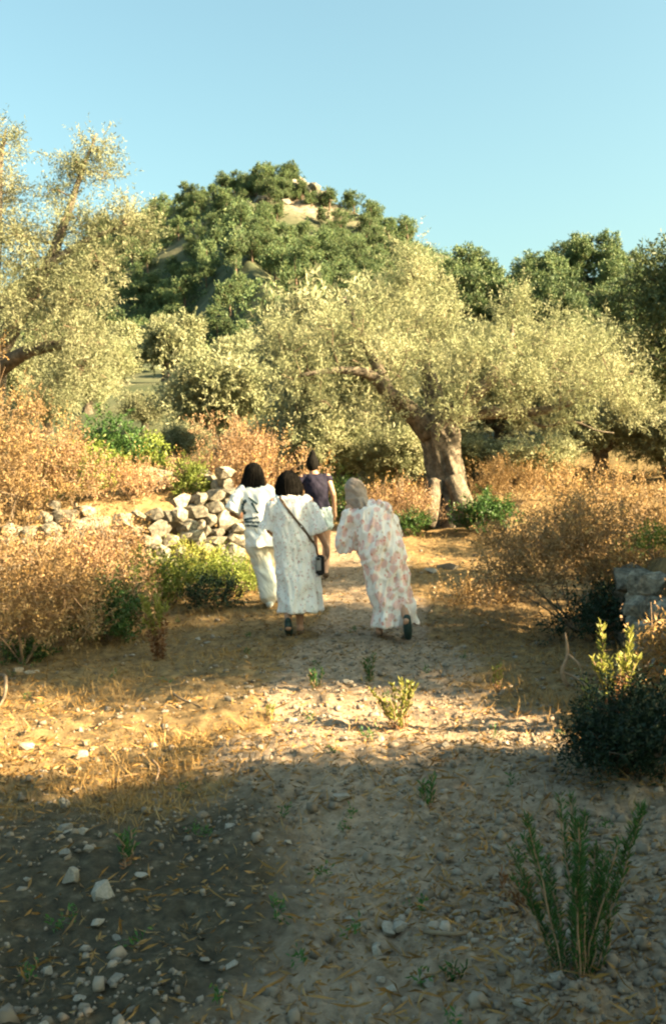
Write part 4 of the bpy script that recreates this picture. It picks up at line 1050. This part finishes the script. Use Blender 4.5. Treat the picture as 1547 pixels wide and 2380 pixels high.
def head(G_, c_, tilt=0.0):
    x, y, z = c_
    G_.ell((x, y - .005, z + .015), (.073, .092, .105), 20, 11)
    G_.ell((x, y + .030, z - .045), (.052, .055, .065), 16, 9)         # jaw and face
    G_.limb([(x, y + .084, z + .012), (x, y + .098, z - .012), (x, y + .102, z - .026)], [.008, .010, .011], 8, 3)   # nose
    G_.limb([(x - .020, y + .080, z - .058), (x, y + .088, z - .058), (x + .020, y + .080, z - .058)], [.006, .008, .006], 8, 3)   # lips
    for sx in (-1, 1):
        G_.ell((x + sx * .074, y - .005, z - .008), (.008, .018, .030), 8, 7)    # ears
        G_.ell((x + sx * .030, y + .076, z + .012), (.015, .012, .010), 8, 7)    # eyes
        G_.limb([(x + sx * .015, y + .086, z + .030), (x + sx * .045, y + .076, z + .030)], [.006, .005], 8, 3)

def foot(G_, ank, toe, wdt=.036):
    ank = np.array(ank, float); toe = np.array(toe, float); d = toe - ank
    heel = ank - norm(d * [1, 1, 0]) * .05 + [0, 0, -.035] if abs(d[2]) < .12 else ank - norm(d) * .02 + norm(np.cross(np.cross(d, [0, 0, 1]), d)) * -.05
    G_.limb([heel, (heel + toe) / 2 + [0, 0, .012], toe], [.030, wdt, .026], 12, 4)
    G_.limb([ank, ank * .5 + toe * .5], [.034, .03], 10, 3)

def wrinkle(me, amp, fx, fz, shear, seed=3, amp2=0.0):
    n_ = len(me.vertices); co = np.zeros(n_ * 3, np.float32); no = np.zeros(n_ * 3, np.float32)
    me.vertices.foreach_get('co', co); me.vertices.foreach_get('normal', no)
    co = co.reshape(-1, 3).astype(float); no = no.reshape(-1, 3)
    a = co[:, 0] + .35 * co[:, 1]; b_ = co[:, 2]
    w = fbm((a + shear * b_) * fx, b_ * fz - a * .5, 1.0, 3, seed)
    w = w + .8 * fbm((a * .6 - b_ * .8) * fx * .55, (b_ * .6 + a * .8) * fz * 1.3, 1.0, 2, seed + 9)
    w = -np.abs(w) * 1.2 + .5
    co += no * (amp * w)[:, None]
    me.vertices.foreach_set('co', co.astype(np.float32).ravel()); me.update()

class Person:
    def __init__(s, label, base, rz, J):
        s.root = thing('person', label, 'person', base, rz); s.J = J; s.base = base
    def body(s, skin, girth=1.0):
        J = s.J; G_ = Geo()
        pe, wa, ch, ne, hd = [np.array(J[k], float) for k in ('pelvis', 'waist', 'chest', 'neck', 'head')]
        g_ = girth
        G_.loft([(*(pe + [0, 0, -.10]), .135 * g_, .10 * g_), (*pe, .165 * g_, .115 * g_), (*wa, .130 * g_, .095 * g_), (*ch, .150 * g_, .105 * g_), (*(ch * .45 + ne * .55), .150 * g_, .085 * g_), (*(ne + [0, 0, -.03]), .085, .065), (*(ne + [0, 0, .03]), .052, .056)], 28, 5)
        G_.limb([ne + [0, 0, -.03], hd + [0, -.012, -.05]], [.054, .050], 14, 3)
        head(G_, hd)
        for sd in ('L', 'R'):
            sh, el, wr = [np.array(J[k + sd], float) for k in ('sh', 'el', 'wr')]
            G_.limb([sh, sh * .6 + el * .4, el, el * .65 + wr * .35, wr], [.052, .043, .036, .037, .025], 14, 4)
            hp, kn, an, to = [np.array(J[k + sd], float) for k in ('hip', 'kn', 'an', 'to')]
            G_.limb([hp, hp * .5 + kn * .5, kn, kn * .7 + an * .3, an], [.085, .072, .052, .054, .034], 16, 4)
            foot(G_, an, to)
            if 'hd' + sd in J:
                d_, side, pn, cu = J['hd' + sd]; G_.hand(wr, d_, side, pn, cu)
        me = G_.mesh('body', .0088, 2, .4)
        link('body', me, skin, s.root); s.body_me = me
    def part(s, name, G_, mat, voxel=.012, smooth=2, parent=None, wr=None, **k):
        me = G_.mesh(name, voxel, smooth, **k)
        if wr: wrinkle(me, *wr)
        return link(name, me, mat, parent or s.root)

def drape(me, pts, width, off=.004, dirv=(0, 1, 0), up=None):
    """flat ribbon laid on a mesh, projected along +y from behind"""
    bvh = BVHTree.FromPolygons([v.co for v in me.vertices], [list(p.vertices) for p in me.polygons])
    V_, F_ = [], []
    pts = np.array(pts, float); tan = norm(np.gradient(pts, axis=0)); sd = np.stack([-tan[:, 1], tan[:, 0]], -1)
    rows = []
    for p, q in zip(pts, sd):
        row = []
        for e in (-1, 1):
            w_ = p + q * e * width / 2
            h_ = bvh.ray_cast(Vector((w_[0], -2, w_[1])), Vector((0, 1, 0)))
            if h_[0] is None: row = None; break
            row.append(tuple(h_[0] + h_[1] * off))
        rows.append(row)
    last = None
    for row in rows:
        if row is None: last = None; continue
        i = len(V_); V_ += row
        if last is not None: F_.append((last, last + 1, i + 1, i))
        last = i
    return V_, F_
PX = lambda d_: d_ / FPX

# --- person 1: white t-shirt, cream trousers
b1 = hit(628, 1412); y1 = b1[1]; k1 = PX(y1)
J1 = dict(pelvis=(-.07, 0, .93), waist=(-.10, .01, 1.08), chest=(-.125, .03, 1.26), neck=(-.14, .04, 1.42), head=(-.145, .07, 1.545),
    shL=(-.305, .02, 1.375), elL=(-.40, -.02, 1.12), wrL=(-.36, .20, 1.06), shR=(.035, .03, 1.37), elR=(.10, .02, 1.10), wrR=(.10, .20, 1.0),
    hipL=(-.15, 0, .90), knL=(-.06, .10, .50), anL=(.0, -.05, .10), toL=(.0, .12, .035), hipR=(.02, 0, .90), knR=(.07, .25, .52), anR=(.10, .30, .12), toR=(.11, .46, .06),
    hdL=((.3, .9, .1), (0, .1, 1), (1, 0, 0), .6), hdR=((0, .9, -.2), (0, .1, 1), (-1, 0, 0), .6))
p1 = Person('person in white printed t-shirt and cream trousers with loose black hair', (b1[0], b1[1], b1[2]), 0, J1)
p1.body(M['skin_dark'])
G_ = Geo().loft([(-.055, 0, .70, .205, .155, .03, 6, .3), (-.06, 0, .74, .205, .155, .03, 6, .5), (-.075, 0, .90, .190, .145, .02, 5, .8), (-.10, .01, 1.08, .180, .135, .018, 5, 1.2), (-.125, .02, 1.26, .190, .135, .012, 5, 1.5), (-.135, .03, 1.36, .180, .11, .005, 5, 1), (-.14, .035, 1.43, .085, .075)], 48, 6)
G_.sleeve([(-.23, .025, 1.375), (-.30, .01, 1.31), (-.365, -.005, 1.20), (-.405, -.02, 1.125)], [.075, .088, .092, .098], 1)
G_.sleeve([(-.04, .03, 1.375), (.03, .03, 1.31), (.075, .025, 1.20), (.10, .02, 1.125)], [.075, .086, .09, .095], 2)
shirt = p1.part('t_shirt', G_, M['white_cloth'], .010, 2, wr=(.016, 9, 4, .5, 3))
G_ = Geo()
G_.limb([(-.145, 0, .90), (-.135, .03, .72), (-.08, .075, .5), (-.03, .0, .30), (-.005, -.045, .13)], [.125, .128, .115, .108, .105], 22, 5)
G_.limb([(.02, 0, .90), (.04, .12, .72), (.07, .25, .52), (.09, .28, .30), (.10, .29, .15)], [.125, .125, .11, .10, .098], 22, 5)
G_.loft([(-.07, 0, .80, .17, .13), (-.07, 0, .92, .175, .13), (-.08, 0, 1.0, .16, .12)], 30, 4)
p1.part('trousers', G_, M['cream_cloth'], .010, 2, wr=(.016, 12, 5, .6, 5))
for sd in ('L', 'R'):
    an = np.array(J1['an' + sd]); to = np.array(J1['to' + sd])
    G_ = Geo().limb([an + [0, -.05, -.055], (an + to) / 2 + [0, 0, -.005], to + [0, .03, .005]], [.042, .048, .036], 14, 4).limb([an + [0, 0, -.02], an + [0, 0, -.06]], [.042, .045], 12, 3)
    p1.part('shoe', G_, M['shoe'], .009, 2)
def hair_long(hd, rings, k=9, amp=.05):
    x, y, z = hd; G_ = Geo()
    G_.loft([(x + dx, y + dy, z + dz, rx, ry, amp * (0 if dz > .08 else 1), k, dz * 6) for dz, rx, ry, dx, dy in rings], 44, 5); return G_
def strands(p_, rings, hd, n_, seed):
    r = np.random.default_rng(seed); parts = []
    R_ = np.array(rings)[::-1]
    for i in range(n_):
        th = r.uniform(math.pi * .95, math.pi * 2.05) + r.normal(0, .15); k = r.uniform(1.0, 1.07); low = r.uniform(-.045, .03); dth = r.normal(0, .14)
        pts = []
        for j, (dz, rx, ry, dx, dy) in enumerate(R_):
            t = th + dth * j / len(R_) + r.normal(0, .02)
            pts.append((hd[0] + dx + rx * k * math.cos(t), hd[1] + dy + ry * k * math.sin(t), hd[2] + dz + (low if j == len(R_) - 1 else 0)))
        parts.append(limb(pts, [.003] + [.0055] * (len(pts) - 2) + [.0015], 4, 3))
    V_, Q_, T_ = merge(parts)
    o_ = link('hair_strands', mesh_np('hair_strands', V_, [Q_, T_], True), M['hair'], p_.root); o_['kind'] = 'stuff'
HR1 = [(-.26, .085, .035, -.03, -.075), (-.24, .125, .05, -.025, -.07), (-.17, .14, .07, -.015, -.055), (-.08, .128, .088, -.005, -.04), (.0, .112, .102, 0, -.025), (.06, .096, .104, 0, -.015), (.11, .065, .078, 0, -.01), (.138, .02, .025, 0, -.01)]
G_ = hair_long(J1['head'], HR1)
p1.part('hair', G_, M['hair'], .009, 1); strands(p1, HR1, J1['head'], 130, 21)
# print on the back: ring of worn lettering, bold mark at right, lines of lettering below
me_s = shirt.data; pr_v, pr_f = [], []
def add_strip(pts, w_):
    v_, f_ = drape(me_s, pts, w_)
    o_ = len(pr_v); pr_v.extend(v_); pr_f.extend([tuple(i + o_ for i in q) for q in f_])
def sh(u, v): return ((u - 628) * k1 + (v - 1412) * k1 * .035, (1412 - v) * k1)
rp = np.random.default_rng(5)
cx, cz = sh(597, 1178)
for i in range(9):               # left arc of characters
    a0 = rad(118 + i * 14); rr0, rr1 = .060, .098
    for q in range(2):
        aa = a0 + rp.uniform(-.05, .05)
        add_strip([(cx + math.cos(aa) * t, cz + math.sin(aa) * t * 1.1) for t in np.linspace(rr0 + rp.uniform(0, .01), rr1 - rp.uniform(0, .012), 5)], .016)
        add_strip([(cx + math.cos(a0 + t) * (rr0 + .018 * q + .01), cz + math.sin(a0 + t) * (rr0 + .018 * q + .01) * 1.1) for t in np.linspace(-.09, .09, 4)], .013)
for (u0, v0, u1, v1, w_) in [(602, 1160, 617, 1172, .022), (604, 1168, 615, 1190, .024), (611, 1186, 618, 1192, .026), (598, 1156, 606, 1162, .014)]:
    A_, B_ = sh(u0, v0), sh(u1, v1); add_strip([(A_[0] + (B_[0] - A_[0]) * t, A_[1] + (B_[1] - A_[1]) * t) for t in np.linspace(0, 1, 6)], w_)
for row in range(3):
    for i in range(8):
        u0 = 584 + i * 4.4 + row * 1.5; v0 = 1204 + row * 8.5 + (i - 3.5) * (-.6 if row == 0 else .4)
        A_ = sh(u0, v0); hh = .028; ww = .016
        add_strip([(A_[0], A_[1] + t * hh) for t in np.linspace(-.5, .5, 4)], .0105)
        add_strip([(A_[0] + t * ww, A_[1] + rp.choice([-.4, 0, .4]) * hh) for t in np.linspace(0, 1, 4)], .010)
pm_ = bpy.data.meshes.new('back_print'); pm_.from_pydata(pr_v, [], pr_f); pm_.update()
link('back_print', pm_, M['print'], p1.root)

# --- person 2: bareheaded, white floral dress, bag across
b2 = hit(690, 1474); y2 = b2[1]; k2 = PX(y2)
J2 = dict(pelvis=(-.01, 0, .90), waist=(-.01, .01, 1.05), chest=(-.015, .03, 1.23), neck=(-.03, .07, 1.38), head=(-.035, .11, 1.50),
    shL=(-.185, .04, 1.33), elL=(-.24, .06, 1.06), wrL=(-.20, .24, .98), shR=(.155, .04, 1.33), elR=(.235, -.01, 1.06), wrR=(.325, .05, .85),
    hipL=(-.09, 0, .87), knL=(-.07, -.03, .47), anL=(-.075, -.17, .13), toL=(-.075, -.06, .02), hipR=(.07, 0, .87), knR=(.045, .03, .47), anR=(.03, .02, .09), toR=(.04, .16, .03),
    hdL=((.2, .9, -.1), (0, 0, 1), (1, 0, 0), .6), hdR=((.1, .15, -1), (-.1, 1, .1), (-1, 0, 0), .7))
p2 = Person('person in white floral dress with dark bobbed hair and shoulder bag', (b2[0], b2[1], b2[2]), 0, J2)
p2.body(M['skin'])
G_ = Geo().loft([(.04, -.045, .225, .208, .20, .10, 6, .4), (.04, -.045, .26, .208, .20, .10, 6, .5), (.03, -.025, .50, .206, .188, .085, 6, .8), (.01, 0, .72, .202, .165, .07, 6, 1.1), (-.005, 0, .92, .200, .158, .04, 6, 1.4), (-.01, .01, 1.08, .185, .145, .03, 6, 1.7), (-.015, .025, 1.23, .195, .145, .012, 5, 2), (-.02, .05, 1.32, .185, .12, .006, 5, 2), (-.03, .065, 1.40, .085, .075)], 60, 6)
G_.sleeve([(-.11, .045, 1.345), (-.185, .045, 1.27), (-.225, .055, 1.16), (-.25, .07, 1.05)], [.07, .082, .092, .108], 3)
G_.sleeve([(.08, .045, 1.345), (.155, .035, 1.27), (.20, .01, 1.16), (.235, -.005, 1.06), (.25, .0, 1.01)], [.07, .082, .092, .106, .112], 4)
dress2 = p2.part('dress', G_, M['floral'], .010, 2, wr=(.022, 13, 2.4, .12, 7))
HR2 = [(-.125, .105, .075, 0, -.04), (-.10, .125, .095, 0, -.035), (-.04, .128, .110, 0, -.02), (.03, .115, .115, 0, -.015), (.09, .085, .09, 0, -.01), (.13, .04, .04, 0, -.01), (.14, .01, .01, 0, -.01)]
G_ = hair_long(J2['head'], HR2, 11, .035)
p2.part('hair', G_, M['hair'], .009, 1); strands(p2, HR2, J2['head'], 110, 22)
for sd in ('L', 'R'):
    an = np.array(J2['an' + sd]); to = np.array(J2['to' + sd])
    if sd == 'L':
        G_ = Geo().limb([an + [0, -.035, .03], (an + to) / 2 + [0, -.02, -.01], to + [0, .02, .005]], [.032, .044, .036], 14, 4)
        G_.limb([an + [0, -.045, -.02], to + [0, -.03, -.002]], [.034, .036], 12, 4)
    else:
        G_ = Geo().limb([an + [0, -.055, -.075], (an + to) / 2 + [0, 0, -.05], to + [0, .03, -.02]], [.030, .036, .030], 14, 4)
    p2.part('shoe', G_, M['sole'] if sd == 'L' else M['brownleather'], .009, 2)
# shoulder bag (strap over left shoulder, pouch by the right hip)
bag = thing('shoulder_bag', 'black shoulder bag on a thin strap across floral dress', 'bag', (b2[0] + .24, b2[1] - .02, b2[2] + .66))
sl = [(-.12, 1.37), (-.105, 1.335), (-.04, 1.24), (.04, 1.13), (.12, 1.02), (.17, .94), (.20, .90)]
v_, f_ = drape(dress2.data, catmull(np.array([(q[0], q[1], 0) for q in sl]), 5)[:, :2], .022, .006)
off_ = np.array(b2) - np.array(bag.location)
ms_ = bpy.data.meshes.new('strap'); ms_.from_pydata([tuple(np.array(q) + off_) for q in v_], [], f_); ms_.update()
so = link('strap', ms_, M['brownleather'], bag)
sm = so.modifiers.new('t', 'SOLIDIFY'); sm.thickness = .004
def rbox(c_, d_, bev=.012, name='box'):
    bm = bmesh.new(); bmesh.ops.create_cube(bm, size=1)
    for v in bm.verts: v.co = Vector((v.co.x * d_[0] + c_[0], v.co.y * d_[1] + c_[1], v.co.z * d_[2] + c_[2]))
    bmesh.ops.bevel(bm, geom=bm.edges[:], offset=bev, segments=3, affect='EDGES')
    me = bpy.data.meshes.new(name); bm.to_mesh(me); bm.free(); return me
link('pouch', rbox((.015, .03, .02), (.085, .20, .20), .018, 'pouch'), M['black'], bag)
link('flap', rbox((.0, -.078, .035), (.05, .014, .13), .005, 'flap'), M['grey'], bag)
link('buckle', rbox((.0, -.088, .085), (.035, .010, .022), .003, 'buckle'), M['black'], bag)
Vb_, Qb_, Tb_ = merge([limb([(.0, .03, .11), (-.02, .0, .20), (-.045, -.03, .26)], [.008, .007, .006], 8, 4)])
link('side_strap', mesh_np('side_strap', Vb_, [Qb_, Tb_], True), M['black'], bag)

# --- person 3: navy top, pale shorts, hair tied up
b3 = on(742, 13.2); y3 = 13.2
J3 = dict(pelvis=(0, 0, .92), waist=(-.01, .01, 1.06), chest=(-.02, .03, 1.24), neck=(-.04, .05, 1.40), head=(-.06, .075, 1.515),
    shL=(-.195, .03, 1.355), elL=(-.25, .05, 1.10), wrL=(-.20, .22, 1.02), shR=(.13, .03, 1.355), elR=(.20, -.01, 1.12), wrR=(.215, .09, .90),
    hipL=(-.085, 0, .89), knL=(-.08, .12, .50), anL=(-.07, .08, .10), toL=(-.07, .22, .035), hipR=(.085, 0, .89), knR=(.09, .02, .49), anR=(.07, -.12, .12), toR=(.07, .02, .03),
    hdL=((.2, .9, -.1), (0, 0, 1), (1, 0, 0), .6), hdR=((0, .3, -1), (-.3, 1, .1), (-1, 0, 0), .6))
p3 = Person('person in sleeveless navy top and pale shorts with tied up hair', (b3[0], b3[1], b3[2]), 0, J3)
p3.body(M['skin'])
G_ = Geo().loft([(0, 0, .86, .165, .13, .01, 5, 0), (-.005, 0, .94, .165, .128, .012, 5, .5), (-.01, .01, 1.06, .152, .122, .012, 5, 1), (-.02, .03, 1.24, .170, .128, .006, 5, 1), (-.03, .035, 1.33, .172, .11, 0, 5, 1), (-.035, .04, 1.385, .115, .08), (-.04, .045, 1.40, .08, .07)], 44, 5)
G_.limb([(.10, .03, 1.345), (.150, .025, 1.315)], [.062, .062], 14, 3)
G_.limb([(-.165, .03, 1.345), (-.215, .025, 1.315)], [.062, .062], 14, 3)
p3.part('top', G_, M['navy'], .010, 2, wr=(.006, 12, 6, .4, 13))
G_ = Geo().loft([(0, 0, .79, .17, .125), (0, 0, .86, .182, .135), (0, 0, .95, .165, .125)], 36, 4)
G_.limb([(-.085, 0, .86), (-.088, .03, .70)], [.10, .105], 16, 4).limb([(.085, 0, .86), (.09, .0, .70)], [.10, .105], 16, 4)
p3.part('shorts', G_, M['denim'], .010, 2, wr=(.01, 14, 7, .4, 15))
x, y, z = J3['head']
G_ = Geo().loft([(x, y - .03, z - .075, .045, .05), (x, y - .025, z - .05, .068, .075, .02, 9, 0), (x, y - .02, z, .084, .095, .02, 9, .4), (x, y - .015, z + .06, .082, .098, .02, 9, .6), (x, y - .02, z + .105, .062, .075, .02, 9, .8), (x + .005, y - .035, z + .135, .046, .05, .03, 7, 1), (x + .008, y - .04, z + .17, .036, .038, .03, 7, 1.4), (x + .006, y - .045, z + .205, .012, .014)], 36, 5)
p3.part('hair', G_, M['hair'], .008, 1)
for sd in ('L', 'R'):
    an = np.array(J3['an' + sd]); to = np.array(J3['to' + sd])
    p3.part('shoe', Geo().limb([an + [0, -.05, -.06], (an + to) / 2 + [0, 0, -.01], to + [0, .03, .005]], [.042, .046, .034], 14, 4), M['brownleather'], .009, 2)

# --- person 4: headscarf, long pink floral dress
b4 = hit(905, 1482); y4 = b4[1]
J4 = dict(pelvis=(-.05, 0, .86), waist=(-.10, .04, 1.0), chest=(-.155, .10, 1.17), neck=(-.225, .18, 1.32), head=(-.285, .24, 1.43),
    shL=(-.335, .12, 1.26), elL=(-.36, .13, 1.0), wrL=(-.27, .24, .86), shR=(.0, .10, 1.27), elR=(.06, .14, 1.0), wrR=(.0, .34, .93),
    hipL=(-.13, 0, .83), knL=(-.11, .08, .46), anL=(-.095, .02, .10), toL=(-.10, .16, .03), hipR=(.03, 0, .83), knR=(.10, -.05, .45), anR=(.155, -.22, .19), toR=(.165, -.17, .03),
    hdL=((.3, .5, -.8), (0, .8, .4), (1, 0, 0), .9), hdR=((0, .9, -.1), (0, 0, 1), (-1, 0, 0), .6))
p4 = Person('person in long pink floral dress and taupe headscarf, stooping slightly', (b4[0], b4[1], b4[2]), 0, J4)
p4.body(M['skin'])
G_ = Geo().loft([(.045, -.03, .12, .205, .18, .13, 6, 1.0), (.045, -.03, .16, .205, .18, .13, 6, 1.1), (.025, -.02, .35, .205, .175, .11, 6, 1.4), (-.01, 0, .58, .210, .172, .075, 6, 1.7), (-.04, 0, .80, .215, .17, .045, 6, 2), (-.07, .02, .95, .212, .165, .02, 5, 2.2), (-.12, .065, 1.10, .212, .16, .015, 5, 2.4), (-.16, .105, 1.22, .20, .14, .008, 5, 2.4), (-.19, .14, 1.30, .13, .10), (-.225, .175, 1.36, .075, .075)], 60, 6)
G_.sleeve([(-.24, .125, 1.285), (-.315, .12, 1.20), (-.35, .125, 1.08), (-.375, .14, .97), (-.355, .175, .87)], [.075, .088, .098, .112, .125], 5)
G_.sleeve([(-.09, .105, 1.285), (-.01, .10, 1.22), (.035, .12, 1.11), (.055, .16, 1.0), (.03, .25, .955)], [.075, .086, .094, .105, .11], 6)
p4.part('dress', G_, M['floral_pink'], .010, 2, wr=(.026, 12, 2.6, -.25, 11))
x, y, z = J4['head']
G_ = Geo().loft([(x + .06, y - .09, z - .17, .11, .09, .02, 5, 0), (x + .04, y - .075, z - .12, .118, .10, .025, 5, .4), (x + .015, y - .05, z - .05, .112, .112, .02, 5, .8), (x + .005, y - .035, z + .02, .105, .115, .012, 5, 1), (x, y - .03, z + .08, .09, .10, .01, 5, 1), (x, y - .025, z + .115, .055, .065), (x, y - .025, z + .128, .02, .02)], 40, 5)
G_.sleeve([(x + .05, y - .135, z - .09), (x + .075, y - .17, z - .17), (x + .10, y - .175, z - .27)], [.045, .06, .02], 3, .3)
p4.part('headscarf', G_, M['scarf'], .008, 2, wr=(.010, 12, 7, .8, 17))
an, to = np.array(J4['anR']), np.array(J4['toR'])
G_ = Geo().limb([an + [0, -.03, .03], an * .5 + to * .5 + [0, -.045, 0], to + [0, -.02, .0]], [.036, .043, .036], 14, 4)
G_.limb([an + [0, .01, .0], to + [0, .03, .0]], [.036, .030], 12, 4)
p4.part('shoe', G_, M['sole'], .009, 2)
an, to = np.array(J4['anL']), np.array(J4['toL'])
p4.part('shoe', Geo().limb([an + [0, -.06, -.085], (an + to) / 2 + [0, 0, -.06], to + [0, .03, -.025]], [.028, .036, .032], 14, 4), M['brownleather'], .009, 2)
